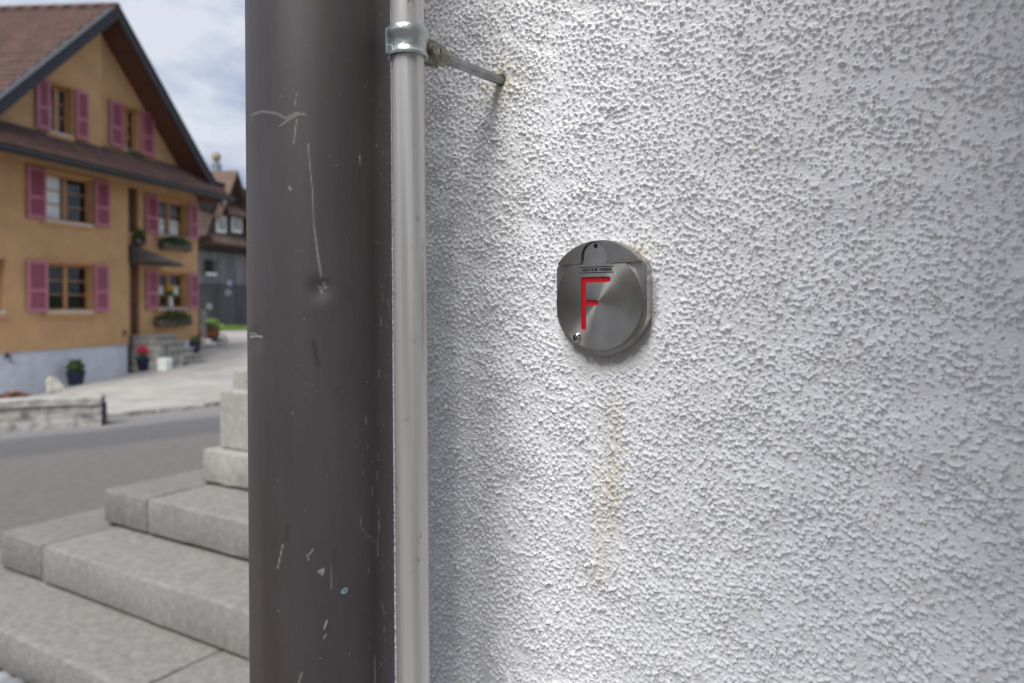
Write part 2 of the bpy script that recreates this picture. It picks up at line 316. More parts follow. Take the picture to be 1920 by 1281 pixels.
# grains thrown onto the render: rounded stones of 1 to 3.5 mm
acc = np.zeros_like(h); NB = 38000
bx_ = rng.integers(6, nx-6, NB); by_ = rng.integers(6, ny-6, NB); br_ = 0.0008+0.0014*rng.random(NB)**2.8
keep = rng.random(NB) < np.clip(0.42+0.22*cov[by_, bx_]+0.30*lumpA[by_, bx_]-0.15*right[by_, bx_], 0.03, 1)
for i, j, r in zip(bx_[keep], by_[keep], br_[keep]):
    k = int(r/STEP)+1; a0, a1, b0, b1 = max(i-k, 0), min(i+k+1, nx), max(j-k, 0), min(j+k+1, ny)
    d2 = (S[b0:b1, a0:a1]-sx[i])**2+(Z[b0:b1, a0:a1]-sy[j])**2
    np.maximum(acc[b0:b1, a0:a1], np.sqrt(np.maximum(r*r-d2, 0))*0.85, out=acc[b0:b1, a0:a1])
h += acc
h -= 0.0009*ss(1.7, 2.3, fnoise(0.0024, 0.0048, seed=17))*ss(-0.6, 0.8, cov)
# smoother, trowelled mortar round the plaque and the rod hole
rad = np.hypot(S/0.054, (Z+0.004)/0.058); sm = 1-ss(0.88, 1.18, rad+0.05*big+0.03*mid)
h = h*(1-0.62*sm)
ho = wl(938, 150); rod_r = np.hypot(S-ho.x, Z-ho.y); h = h*(1-0.4*(1-ss(0.006, 0.016, rod_r)))-0.0025*(1-ss(0.004, 0.0075, rod_r))
edge = ss(0, 0.02, S-sx[0])*ss(0, 0.03, sx[-1]-S)*ss(0, 0.03, Z-sy[0])*ss(0, 0.03, sy[-1]-Z)
h = (h-0.0006)*edge
# stains (attribute 0 = clean, 1 = ochre stain) and dirt specks
tr_ = fnoise(0.006, 0.02, seed=8); tr2 = fnoise(0.02, 0.06, seed=9)
def streak(px0, py0, px1, py1, w, a):
    p0, p1 = wl(px0, py0), wl(px1, py1); tt = np.clip((Z-p0.y)/(p1.y-p0.y), 0, 1); cxx = p0.x+(p1.x-p0.x)*tt+0.002*tr2
    return a*np.exp(-((S-cxx)/w)**2)*ss(-0.01, 0.03, (Z-p1.y))*ss(-0.01, 0.02, p0.y-Z)
stain = streak(1150, 735, 1152, 1010, 0.0085, 0.50)*(0.8+0.18*tr_)+streak(1145, 860, 1118, 1140, 0.014, 0.30)*(0.8+0.2*tr_)
stain += 0.75*np.exp(-(np.hypot(S-ho.x-0.002, (Z-ho.y+0.002)*0.9)/0.017)**2)*(0.8+0.5*tr_)
stain += 0.75*np.exp(-((S-0.037)/0.011)**2-((Z-0.043)/0.009)**2)*(0.7+0.6*tr_)
stain += 0.55*ss(2.6, 3.4, fnoise(0.007, 0.02, seed=21))+0.12*ss(1.6, 2.8, fnoise(0.008, 0.03, seed=22))
stain += 0.25*sm*ss(0.02, 0.07, -Z)
stain = np.clip(stain, 0, 1)
dirt = ss(3.3, 3.7, fnoise(0.002, 0.005, seed=31)+0.35*fnoise(0.1, 0.3, seed=32)); dirt = np.maximum(dirt, 0.9*(1-ss(0.0035, 0.0065, rod_r+0.0006*tr_)))
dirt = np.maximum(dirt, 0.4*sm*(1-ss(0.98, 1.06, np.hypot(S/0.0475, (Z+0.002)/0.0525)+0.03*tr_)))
P3 = np.stack([PC.x+WT.x*S+WN.x*h, PC.y+WT.y*S+WN.y*h, PC.z+Z], -1).reshape(-1, 3)
F = grid_faces(nx, ny)
m = bpy.data.materials.new('white_rough_render'); m.use_nodes = True; t = m.node_tree; p = t.nodes['Principled BSDF']; p.inputs['Roughness'].default_value = 0.75; p.inputs['Specular IOR Level'].default_value = 0.25
at1 = N(t, 'ShaderNodeAttribute', attribute_name='stain'); at2 = N(t, 'ShaderNodeAttribute', attribute_name='dirt')
c = N(t, 'ShaderNodeTexCoord'); nz = N(t, 'ShaderNodeTexNoise'); nz.inputs['Scale'].default_value = 12; nz.inputs['Detail'].default_value = 6; t.links.new(c.outputs['Object'], nz.inputs['Vector'])
rp = N(t, 'ShaderNodeValToRGB'); rp.color_ramp.elements[0].position = 0.35; rp.color_ramp.elements[1].position = 0.65; rp.color_ramp.elements[0].color = (0.825, 0.83, 0.845, 1); rp.color_ramp.elements[1].color = (0.865, 0.868, 0.872, 1); t.links.new(nz.outputs['Fac'], rp.inputs['Fac'])
m1 = N(t, 'ShaderNodeMix', data_type='RGBA'); m1.inputs['B'].default_value = (0.71, 0.64, 0.48, 1); t.links.new(at1.outputs['Fac'], m1.inputs['Factor']); t.links.new(rp.outputs['Color'], m1.inputs['A'])
m2 = N(t, 'ShaderNodeMix', data_type='RGBA'); m2.inputs['B'].default_value = (0.07, 0.055, 0.045, 1); t.links.new(at2.outputs['Fac'], m2.inputs['Factor']); t.links.new(m1.outputs['Result'], m2.inputs['A']); t.links.new(m2.outputs['Result'], p.inputs['Base Color'])
nb = N(t, 'ShaderNodeTexNoise'); nb.inputs['Scale'].default_value = 900; nb.inputs['Detail'].default_value = 3; t.links.new(c.outputs['Object'], nb.inputs['Vector']); bn = N(t, 'ShaderNodeBump'); bn.inputs['Strength'].default_value = 0.35; bn.inputs['Distance'].default_value = 0.0006; t.links.new(nb.outputs['Fac'], bn.inputs['Height']); t.links.new(bn.outputs['Normal'], p.inputs['Normal'])
M_render = m
M_render2 = mat('white_rough_render_coarse', (0.83, 0.84, 0.86), 0.75, 0.03, 10, 0.6, 170)
whouse = empty('white_house', (PC.x, PC.y, 0)); tag(whouse, 'white house corner with coarse pebbly rendered wall close to the viewer', 'house')
wall = mesh_np('wall', P3-np.array([PC.x, PC.y, 0]), F, [M_render]); wall.parent = whouse
for nme, arr in (('stain', stain), ('dirt', dirt)):
    a = wall.data.attributes.new(nme, 'FLOAT', 'POINT'); a.data.foreach_set('value', arr.astype(np.float32).ravel())
# the rest of that wall: lower, upper and side stretches, and the return face round the corner
bm = bmesh.new(); Ml = Matrix.Translation((-PC.x, -PC.y, 0)) @ MW
zb, zt = -PC.z-0.4, 6.0-PC.z; XR = 6.0
def q4(bm, pts, M): bm.faces.new([bm.verts.new(M @ Vector(p)) for p in pts])
x0, x1, y0, y1 = sx[0], sx[-1], sy[0], sy[-1]
q4(bm, ((x0, zb, 0), (XR, zb, 0), (XR, y0, 0), (x0, y0, 0)), Ml); q4(bm, ((x0, y1, 0), (XR, y1, 0), (XR, zt, 0), (x0, zt, 0)), Ml)
q4(bm, ((x1, y0, 0), (XR, y0, 0), (XR, y1, 0), (x1, y1, 0)), Ml)
prev = (x0, 0.0)
for k in range(1, 7):                                             # rounded corner
    a = k/6*math.pi/2; cur = (x0-0.012*math.sin(a), -0.012*(1-math.cos(a)))
    q4(bm, ((cur[0], zb, cur[1]), (prev[0], zb, prev[1]), (prev[0], zt, prev[1]), (cur[0], zt, cur[1])), Ml); prev = cur
q4(bm, ((prev[0], zb, -7), (prev[0], zb, prev[1]), (prev[0], zt, prev[1]), (prev[0], zt, -7)), Ml)
q4(bm, ((prev[0], zt, -7), (prev[0], zt, 0), (XR, zt, 0), (XR, zt, -7)), Ml)
q4(bm, ((XR, zb, -7), (prev[0], zb, -7), (prev[0], zt, -7), (XR, zt, -7)), Ml)
obj('wall', bm, M_render2, whouse)

# added balcony form, out of view above and right, to shade the wall
M_shade = mat('brown_shade_timber', (0.13, 0.07, 0.04), 0.8, 0.25, 4)
def lbox(nm, lo, hi):
    bm = bmesh.new(); box(bm, lo, hi, Ml); return obj(nm, bm, M_shade, whouse)
for k in range(9): lbox('shade_board', (0.22, 0.80, 0.02+k*0.155), (3.4, 0.835, 0.02+k*0.155+0.15))
for k in range(5): lbox('shade_beam', (0.25+k*0.75, 0.66, 0.01), (0.37+k*0.75, 0.799, 1.40))
for k in range(20): lbox('shade_baluster', (0.24+k*0.158, 0.836, 1.34), (0.34+k*0.158, 1.7, 1.365))
lbox('shade_rail', (0.22, 1.701, 1.31), (3.4, 1.76, 1.40))

# ------------------------------------------------------------------ key safe cover with the letter F
ks = empty('key_safe', PC-UP*0.046); tag(ks, 'round brushed steel key safe with a red letter F set in the white wall', 'key safe')
MK = Matrix.Translation(-(PC-UP*0.046)) @ MW
def steel(name, col, rough, aniso=0.0, brush=None):
    m = bpy.data.materials.new(name); m.use_nodes = True; t = m.node_tree; p = t.nodes['Principled BSDF']
    p.inputs['Metallic'].default_value = 1; p.inputs['Roughness'].default_value = rough; p.inputs['Anisotropic'].default_value = aniso
    c = N(t, 'ShaderNodeTexCoord'); mpn = N(t, 'ShaderNodeMapping'); t.links.new(c.outputs['Object'], mpn.inputs['Vector'])
    if brush: mpn.inputs['Scale'].default_value = brush
    n = N(t, 'ShaderNodeTexNoise'); n.inputs['Scale'].default_value = 60; n.inputs['Detail'].default_value = 6; t.links.new(mpn.outputs['Vector'], n.inputs['Vector'])
    rp = N(t, 'ShaderNodeValToRGB'); rp.color_ramp.elements[0].position = 0.3; rp.color_ramp.elements[1].position = 0.7
    rp.color_ramp.elements[0].color = (*[x*0.78 for x in col], 1); rp.color_ramp.elements[1].color = (*col, 1); t.links.new(n.outputs['Fac'], rp.inputs['Fac']); t.links.new(rp.outputs['Color'], p.inputs['Base Color'])
    r3 = N(t, 'ShaderNodeMapRange'); r3.inputs['To Min'].default_value = rough*0.85; r3.inputs['To Max'].default_value = min(1, rough*1.25); t.links.new(n.outputs['Fac'], r3.inputs['Value']); t.links.new(r3.outputs[0], p.inputs['Roughness'])
    return m
M_steel = steel('worn_stainless_steel', (0.58, 0.565, 0.525), 0.32)
M_disc = steel('turned_stainless_steel', (0.60, 0.58, 0.535), 0.24, 0.95)
t = M_disc.node_tree; c = N(t, 'ShaderNodeTexCoord'); cr = N(t, 'ShaderNodeVectorMath', operation='CROSS_PRODUCT'); cr.operation = 'MULTIPLY'; cr.inputs[0].default_value = (1, 1, 0); t.links.new(c.outputs['Object'], cr.inputs[1])
vt = N(t, 'ShaderNodeVectorTransform', vector_type='VECTOR', convert_from='OBJECT', convert_to='WORLD'); t.links.new(cr.outputs[0], vt.inputs[0]); t.links.new(vt.outputs[0], t.nodes['Principled BSDF'].inputs['Tangent'])
M_red = mat('red_enamel', (0.50, 0.004, 0.016), 0.42, 0.12, 300); M_black = mat('black_ink', (0.01, 0.01, 0.01), 0.6, 0.1, 100)
FL = 0.0435
def arc(cx, cy, r, a0, a1, n): return [(cx+r*math.cos(a0+(a1-a0)*i/n), cy+r*math.sin(a0+(a1-a0)*i/n)) for i in range(n+1)]
aT = math.acos(FL/0.0522)
body = arc(0, 0, 0.0522, aT, math.pi-aT, 40)+arc(0, -0.0012, 0.0448, math.pi+0.244, 2*math.pi-0.244, 48)
Tk = MK.copy()
bm = bmesh.new(); poly_prism(bm, body, -0.006, 0.0095, (), MK); obj('body', bm, M_steel, ks, smooth=True)
bm = bmesh.new(); poly_prism(bm, [(x*0.975, y*0.975) for x, y in body], 0.0095, 0.0102, (), MK); obj('face_plate', bm, M_steel, ks, smooth=True)
# letter outline: rounded strokes
w = 0.0024; xl, yt_, yb_, ym = -0.0138, 0.0186, -0.0222, -0.0010
Fo = [(xl-w, yb_)]+arc(xl-w+0.0012, yt_+w-0.0012, 0.0012, math.pi, math.pi/2, 4)+arc(0.0100, yt_, w, math.pi/2, -math.pi/2, 8)+[(xl+w+0.001, yt_-w), (xl+w, yt_-w-0.001), (xl+w, ym+w)]+arc(-0.0018, ym, w, math.pi/2, -math.pi/2, 8)+[(xl+w, ym-w)]+arc(xl, yb_, w, 0, -math.pi, 8)[:-1]
YC = 0.0318; RDc = 0.0412; ac = math.asin(YC/RDc)
disc = arc(0, 0, RDc, math.pi-ac, 2*math.pi+ac, 72)
def disc_obj(name, m, prof):
    oo = empty('tmp'); bpy.data.objects.remove(oo)
MD = MW.copy()
bm = bmesh.new(); poly_prism(bm, disc, 0.0, 0.0034, (Fo,)); o = obj('cover_disc', bm, M_disc, ks, smooth=True)
o.matrix_local = MK @ Matrix.Translation((0, 0, 0.0102))
cover = o
bm = bmesh.new(); poly_prism(bm, arc(0, 0, RDc+0.0011, math.pi-ac, 2*math.pi+ac, 72), 0.0, 0.0014, ()); o = obj('rim', bm, M_steel, cover, smooth=True); o.matrix_local = Matrix.Translation((0, 0, 0.0))
bm = bmesh.new(); ins = [(x, y) for x, y in Fo]; poly_prism(bm, ins, 0.0009, 0.0021, ()); o = obj('letter', bm, M_red, cover); o['label'] = 'red letter F sunk in the steel disc'
# red-painted flanks of the engraving, chamfered up to the face
bm = bmesh.new(); n_ = len(Fo); cx_ = sum(p[0] for p in Fo)/n_
def inset(pts, d):
    out = []
    for i in range(len(pts)):
        a, b, c3 = Vector(pts[i-1]), Vector(pts[i]), Vector(pts[(i+1) % len(pts)]); e1 = (b-a).normalized(); e2 = (c3-b).normalized()
        nn = (Vector((e1.y, -e1.x))+Vector((e2.y, -e2.x)));  nn = nn.normalized() if nn.length > 1e-6 else Vector((e1.y, -e1.x)); out.append((b.x+nn.x*d, b.y+nn.y*d))
    return out
inn = inset(Fo, 0.0005); va = [bm.verts.new((x, y, 0.0033)) for x, y in Fo]; vb = [bm.verts.new((x, y, 0.0020)) for x, y in inn]
for i in range(n_): bm.faces.new((va[i], va[(i+1) % n_], vb[(i+1) % n_], vb[i]))
obj('letter_flank', bm, M_red, cover)
# visor over the top with an arch cut out of it, and the tongue in the arch
hc = math.sqrt(0.0515**2-0.0326**2); a_ = math.asin(0.0326/0.0515); hc2 = min(hc, 0.0395)
TX = -0.0030
vis = [(-0.0395, 0.0330)]+arc(0, 0, 0.0515, math.acos(-0.0395/0.0515), math.acos(0.0395/0.0515), 44)+[(0.0395, 0.0330), (0.0385, 0.0322), (TX+0.0155, 0.0322)]+arc(TX+0.0155, 0.0352, 0.003, -math.pi/2, -math.pi, 6)[1:]
vis += arc(TX, 0.0385, 0.0125, 0, math.pi, 20)+arc(TX-0.0155, 0.0352, 0.003, 0, -math.pi/2, 6)+[(-0.0385, 0.0322)]
bm = bmesh.new(); poly_prism(bm, vis, 0.0102, 0.0146, (), MK); obj('visor', bm, steel('brushed_visor_steel', (0.46, 0.445, 0.415), 0.34), ks, smooth=True)
ton = arc(TX, 0.0385, 0.0113, 0, math.pi, 20)+[(TX-0.0113, 0.0322), (TX+0.0113, 0.0322)]
bm = bmesh.new(); poly_prism(bm, ton, 0.0102, 0.0120, (arc(TX+0.0004, 0.0472, 0.0021, 0, -2*math.pi, 16)[:-1],), MK); obj('tongue', bm, M_steel, ks, smooth=True)
bm = bmesh.new(); cyl(bm, MK @ Vector((TX+0.0004, 0.0472, 0.0100)), MK @ Vector((TX+0.0004, 0.0472, 0.0108)), 0.0022, seg=16); obj('hole', bm, M_black, ks)
# maker's name between two lines
def text_mesh(s, size, m, parent, ML, name):
    cu = bpy.data.curves.new('t', 'FONT'); cu.body = s; cu.size = size; cu.align_x = 'CENTER'; cu.align_y = 'CENTER'; cu.extrude = 0.00012; cu.offset = size*0.035; cu.resolution_u = 4
    to = bpy.data.objects.new('t', cu); COL.objects.link(to); dg = bpy.context.evaluated_depsgraph_get(); me = bpy.data.meshes.new_from_object(to.evaluated_get(dg)); bpy.data.objects.remove(to)
    me.materials.clear(); me.materials.append(m); me.transform(ML); o = link(name, me, parent); return o
tm = text_mesh('ARTHUR WEBER', 0.0034, M_black, cover, Matrix.Translation((-0.0004, 0.0268, 0.0035)) @ Matrix.Diagonal((1.18, 1, 1, 1)), 'lettering')
xs_ = [v.co.x for v in tm.data.vertices]; k = 0.0290/(max(xs_)-min(xs_)); tm.data.transform(Matrix.Diagonal((k, 1, 1, 1)))
for yy in (0.0293, 0.0245):
    bm = bmesh.new(); box(bm, (-0.0175, yy-0.00036, 0.0033), (0.0152, yy+0.00036, 0.00365)); obj('printed_line', bm, M_black, cover)
# button-head screw with a hexagon socket
sc0 = MK @ Matrix.Translation((-0.0208, -0.0308, 0.0136))
bm = bmesh.new(); rg = lathe(bm, [(0.0043, 0), (0.0043, 0.0008), (0.0038, 0.0019), (0.0028, 0.0026), (0.0021, 0.0028)], 28, sc0)
rg2 = lathe(bm, [(0.0021, 0.0028), (0.0019, 0.0010)], 6, sc0); cap(bm, rg2[-1]); o = obj('screw', bm, steel('polished_screw_steel', (0.62, 0.61, 0.58), 0.16), ks, smooth=True)
bm = bmesh.new(); rg = lathe(bm, [(0.0019, 0.00102), (0.0001, 0.00102)], 6, sc0); obj('socket', bm, M_black, o)
bm = bmesh.new(); lathe(bm, [(0.00105, 0.0010), (0.00105, 0.0022), (0.0005, 0.0024)], 12, sc0); obj('socket_pin', bm, M_steel, o, smooth=True)

# ------------------------------------------------------------------ thick dark post
pr = 0.060; dL, dR = ray(463, CY+0), ray(735.5, CY+0)
aL, aR = math.atan(dL.x), math.atan(dR.x); am = (aL+aR)/2; dist = pr/math.sin((aR-aL)/2)
PP = Vector((dist*math.sin(am), dist*math.cos(am), 0)); print('post', PP, 'wall gap', D0-(PP.x*WIN.x+PP.y*WIN.y))
na, nzp = 230, 900
ang = np.linspace(0, 2*math.pi, na, endpoint=False); front = math.atan2(-PP.y, -PP.x)
# finer sampling on the side that faces the street
ang = front+np.sign(ang-math.pi)*np.abs((ang-math.pi)/math.pi)**1.35*math.pi
zz = np.concatenate([[0.0, 0.4, 0.8], np.linspace(0.98, 1.92, nzp), [2.3, 3.0, 4.2, 5.8]]); A, ZZ = np.meshgrid(ang, zz)
fld = np.zeros_like(A); fld2 = np.zeros_like(A); fldd = np.zeros_like(A)
arcl = (A-front)*pr
def post_pt(px, py):
    d = ray(px, py); a = d.x**2+1; b = -2*(d.x*PP.x+PP.y); c_ = PP.x**2+PP.y**2-pr*pr; disc_ = max(b*b-4*a*c_, 0); Y = (-b-math.sqrt(disc_))/(2*a)
    x, y, z = d.x*Y, Y, EYE+d.z*Y; an = math.atan2(y-PP.y, x-PP.x)-front; an = (an+math.pi) % (2*math.pi)-math.pi; return an*pr, z
def stroke(pts, w, amp, f):
    Q = [post_pt(*p) for p in pts]
    for (x0_, z0_), (x1_, z1_) in zip(Q, Q[1:]):
        mg = w*3; mk = (ZZ > min(z0_, z1_)-mg) & (ZZ < max(z0_, z1_)+mg) & (arcl > min(x0_, x1_)-mg) & (arcl < max(x0_, x1_)+mg)
        if not mk.any(): continue
        X_, Z_ = arcl[mk], ZZ[mk]; dx, dz = x1_-x0_, z1_-z0_; tt = np.clip(((X_-x0_)*dx+(Z_-z0_)*dz)/(dx*dx+dz*dz+1e-12), 0, 1)
        dd = np.hypot(X_-x0_-tt*dx, Z_-z0_-tt*dz); f[mk] = np.maximum(f[mk], amp*np.exp(-(dd/w)**2))
mm = 0.00055
stroke([(578, 270), (580, 300), (586, 360), (588, 420), (594, 470), (601, 520)], mm*0.8, 0.38, fld); stroke([(590, 430), (597, 480), (604, 518)], mm*0.8, 0.4, fld)
stroke([(470, 217), (492, 209), (520, 213), (535, 222), (556, 212), (572, 215)], mm*1.2, 0.35, fld); stroke([(525, 236), (545, 222), (560, 214)], mm, 0.4, fld); stroke([(556, 225), (551, 268)], mm, 0.35, fld)
for k in range(13):
    q = random.gauss(602, 6.5), random.gauss(540, 5); stroke([q, (q[0]+random.uniform(-5, 5), q[1]-random.uniform(-1, 4))], mm*random.uniform(0.5, 1.3), random.uniform(0.15, 0.6), fld)
stroke([(468, 632), (480, 630), (490, 632)], mm*1.3, 0.75, fld); stroke([(467, 626), (478, 625)], mm, 0.5, fld)
stroke([(592, 655), (587, 640), (591, 665), (597, 685)], 0.0016, 0.55, fldd); stroke([(630, 745), (629, 730), (636, 728), (640, 750)], mm, 0.5, fldd); stroke([(675, 318), (675, 336)], 0.0012, 0.4, fldd)
stroke([(540, 985), (537, 1010)], 0.002, 0.3, fldd); stroke([(628, 1030), (626, 1065)], 0.0014, 0.35, fldd)
stroke([(521, 1065), (526, 1040), (530, 1022)], mm, 0.55, fld); stroke([(579, 1050), (576, 1042), (583, 1036), (587, 1030)], mm*0.8, 0.7, fld); stroke([(598, 1072), (606, 1068), (604, 1076)], mm*1.8, 0.75, fld); stroke([(608, 1178), (613, 1164)], mm*1.2, 0.9, fld); stroke([(611, 1190), (607, 1197)], mm, 0.6, fld)
stroke([(676, 972), (678, 990), (690, 1005), (706, 1018)], mm*0.7, 0.35, fld); stroke([(709, 1042), (709, 1010), (711, 975)], mm*0.9, 0.7, fld); stroke([(709, 940), (710, 965)], mm*0.7, 0.5, fld); stroke([(703, 1281), (702, 1230)], mm*0.8, 0.5, fld); stroke([(716, 1130), (720, 1150)], mm, 0.5, fld); stroke([(621, 1105), (622, 1060)], mm*0.7, 0.3, fld)
stroke([(727, 560), (732, 600)], mm, 0.75, fld); stroke([(556, 175), (552, 200)], mm*0.7, 0.3, fld); stroke([(675, 292), (676, 310)], mm*0.9, 0.7, fld); stroke([(560, 1280), (566, 1262)], mm, 0.5, fld); stroke([(719, 1172), (721, 1186)], mm, 0.5, fld); stroke([(542, 350), (545, 356)], mm*1.3, 0.6, fld)
for k in range(300):                                             # drips and spatter, densest towards the wall side
    px = 738-abs(random.gauss(0, 26)) if k < 210 else random.uniform(466, 736)
    py = random.uniform(0, 1281); ln = random.choice((0, 0, 2, 4, 8, 14)) if k < 210 else random.choice((0, 0, 0, 3))
    stroke([(px, py), (px+random.uniform(-.6, .6), py+ln+0.5)], mm*random.uniform(0.45, 0.75), random.uniform(0.12, 0.5), fld)
ring = [(646+5*math.cos(a), 1108-3.5*math.sin(a)-2*math.cos(a)) for a in np.linspace(0, 2*math.pi, 12)]; stroke(ring, mm*1.0, 1.0, fld2)
dx_, dz_ = post_pt(600, 543); PRR = pr-0.0028*np.exp(-((arcl-dx_)**2+(ZZ-dz_)**2)/0.0085**2)+0.0007*np.exp(-((arcl-dx_)**2+(ZZ-dz_)**2)/0.018**2)
for q_ in ((478, 636, .0015, .010), (700, 250, .0007, .02), (520, 900, .0006, .03), (640, 420, .0005, .03)):
    ex_, ez_ = post_pt(q_[0], q_[1]); PRR = PRR-q_[2]*np.exp(-((arcl-ex_)**2+(ZZ-ez_)**2)/q_[3]**2)
V = np.stack([PP.x+PRR*np.cos(A), PP.y+PRR*np.sin(A), ZZ], -1).reshape(-1, 3)
i_ = np.arange(na*len(zz)).reshape(len(zz), na); nxt = np.roll(i_, -1, 1)
F = np.stack([i_[:-1].ravel(), nxt[:-1].ravel(), nxt[1:].ravel(), i_[1:].ravel()], 1)
m = bpy.data.materials.new('dark_brown_enamelled_metal'); m.use_nodes = True; t = m.node_tree; p = t.nodes['Principled BSDF']
c = N(t, 'ShaderNodeTexCoord'); mpn = N(t, 'ShaderNodeMapping'); mpn.inputs['Scale'].default_value = (1, 1, 0.12); t.links.new(c.outputs['Object'], mpn.inputs['Vector'])
nz = N(t, 'ShaderNodeTexNoise'); nz.inputs['Scale'].default_value = 20; nz.inputs['Detail'].default_value = 9; nz.inputs['Roughness'].default_value = 0.65; t.links.new(mpn.outputs['Vector'], nz.inputs['Vector'])
rp = N(t, 'ShaderNodeValToRGB'); rp.color_ramp.elements[0].position = 0.3; rp.color_ramp.elements[1].position = 0.7; rp.color_ramp.elements[0].color = (0.050, 0.040, 0.037, 1); rp.color_ramp.elements[1].color = (0.080, 0.071, 0.075, 1); t.links.new(nz.outputs['Fac'], rp.inputs['Fac'])
prevc = rp.outputs['Color']
for nm, cc in (('tarnish', (0.018, 0.014, 0.014, 1)), ('scratch', (0.44, 0.42, 0.39, 1)), ('paint_fleck', (0.35, 0.55, 0.68, 1))):
    an = N(t, 'ShaderNodeAttribute', attribute_name=nm); mi = N(t, 'ShaderNodeMix', data_type='RGBA'); mi.inputs['B'].default_value = cc
    t.links.new(an.outputs['Fac'], mi.inputs['Factor']); t.links.new(prevc, mi.inputs['A']); prevc = mi.outputs['Result']
t.links.new(prevc, p.inputs['Base Color'])
n2 = N(t, 'ShaderNodeTexNoise'); n2.inputs['Scale'].default_value = 25; n2.inputs['Detail'].default_value = 5; t.links.new(mpn.outputs['Vector'], n2.inputs['Vector']); r3 = N(t, 'ShaderNodeMapRange'); r3.inputs['To Min'].default_value = 0.42; r3.inputs['To Max'].default_value = 0.58; t.links.new(n2.outputs['Fac'], r3.inputs['Value']); t.links.new(r3.outputs[0], p.inputs['Roughness']); p.inputs['Specular IOR Level'].default_value = 0.5; p.inputs['Metallic'].default_value = 0.15
M_post = m
post = mesh_np('metal_post', V-np.array([PP.x, PP.y, 0]), F, M_post); post.location = (PP.x, PP.y, 0)
for nm, arr in (('scratch', fld), ('tarnish', fldd), ('paint_fleck', fld2)):
    a = post.data.attributes.new(nm, 'FLOAT', 'POINT'); a.data.foreach_set('value', arr.astype(np.float32).ravel())
tag(post, 'thick dark brown round metal post, scratched and spattered, in front of the house corner', 'post')

# ------------------------------------------------------------------ pale conduit with its clamp
off = 0.123; pt0 = on_wall(764, 20, off); pt1 = on_wall(775, 1260, off); cr_ = 0.0134
dz = (pt1-pt0)/(pt1.z-pt0.z)
def cond(z): return pt0+dz*(z-pt0.z)
m = mat('pale_grey_conduit', (0.62, 0.61, 0.585), 0.30, 0.12, 95, 0.12, 160, stretch=(1, 1, 0.02), col2=(0.46, 0.455, 0.435), thr=(0.34, 0.66), metal=0.5); M_cond = m
t = m.node_tree; p = t.nodes['Principled BSDF']; src = p.inputs['Base Color'].links[0].from_socket; c = N(t, 'ShaderNodeTexCoord'); mq = N(t, 'ShaderNodeMapping'); mq.inputs['Scale'].default_value = (1, 1, 0.45); t.links.new(c.outputs['Object'], mq.inputs['Vector'])
nq = N(t, 'ShaderNodeTexNoise'); nq.inputs['Scale'].default_value = 70; nq.inputs['Detail'].default_value = 7; nq.inputs['Roughness'].default_value = 0.7; t.links.new(mq.outputs['Vector'], nq.inputs['Vector'])
rq = N(t, 'ShaderNodeValToRGB'); rq.color_ramp.elements[0].position = 0.61; rq.color_ramp.elements[1].position = 0.72; rq.color_ramp.elements[0].color = (1, 1, 1, 1); rq.color_ramp.elements[1].color = (0.35, 0.32, 0.29, 1); t.links.new(nq.outputs['Fac'], rq.inputs['Fac'])
mxq = N(t, 'ShaderNodeMix', data_type='RGBA', blend_type='MULTIPLY'); mxq.inputs['Factor'].default_value = 1; t.links.new(src, mxq.inputs['A']); t.links.new(rq.outputs['Color'], mxq.inputs['B']); t.links.new(mxq.outputs['Result'], p.inputs['Base Color'])
bm = bmesh.new(); prof = []
segs = 64; rings = []
for z in (0.0, 0.6, 0.95, 1.2, 1.5, 1.75, 2.0, 2.6, 4.0, 5.6):
    cc = cond(z); ring_ = []
    for k in range(segs):
        a = 2*math.pi*k/segs; r = cr_*(1-0.012*(abs(((a-R(-78)+math.pi) % (2*math.pi))-math.pi) < 0.06)); ring_.append(bm.verts.new((cc.x-cond(0).x+r*math.cos(a), cc.y-cond(0).y+r*math.sin(a), z)))
    rings.append(ring_)
for k in range(len(rings)-1):
    for i in range(segs): bm.faces.new((rings[k][i], rings[k][(i+1) % segs], rings[k+1][(i+1) % segs], rings[k+1][i]))
cap(bm, rings[-1]); conduit = obj('conduit', bm, M_cond, smooth='all'); conduit.location = (cond(0).x, cond(0).y, 0)
tag(conduit, 'slim pale grey conduit pipe running up between the dark post and the white wall', 'pipe')
# smudges on the conduit
zc = at(770, 82, cond(1.8).y).z; CC = cond(zc); HO = on_wall(938, 151)
clamp = empty('pipe_clamp', CC); tag(clamp, 'galvanised pipe clamp holding the pale conduit to the white wall', 'clamp')
M_galv = mat('galvanised_zinc', (0.44, 0.48, 0.47), 0.36, 0.25, 45, 0.10, 200, metal=0.75, col2=(0.36, 0.40, 0.39)); M_grime = mat('grimy_steel', (0.34, 0.32, 0.28), 0.5, 0.3, 90, 0.35, 300, metal=0.6, col2=(0.15, 0.13, 0.11)); M_rod = mat('dark_rod_steel', (0.28, 0.285, 0.295), 0.38, 0.25, 80, metal=0.7)
out_a = math.atan2(WN.y, WN.x)
to_cam = math.atan2(-CC.y, -CC.x)
def strap(a0, a1, nm):
    bm = bmesh.new(); pf = [(cr_+0.0003, -0.0115), (cr_+0.0032, -0.0120), (cr_+0.0034, -0.0100), (cr_+0.0020, -0.0085), (cr_+0.0017, -0.004), (cr_+0.0022, 0.002), (cr_+0.0042, 0.0045), (cr_+0.0044, 0.0075), (cr_+0.0034, 0.0112), (cr_+0.0003, 0.0116)]
    rg = lathe(bm, pf, 40, None, a0, a1, False)
    for side in (0, -1): bm.faces.new([r_[side] for r_ in rg])
    return obj(nm, bm, M_galv, clamp, smooth=True)
split = to_cam-R(66)
strap(split+R(4), split+R(170), 'strap'); strap(split-R(168), split-R(2), 'strap')
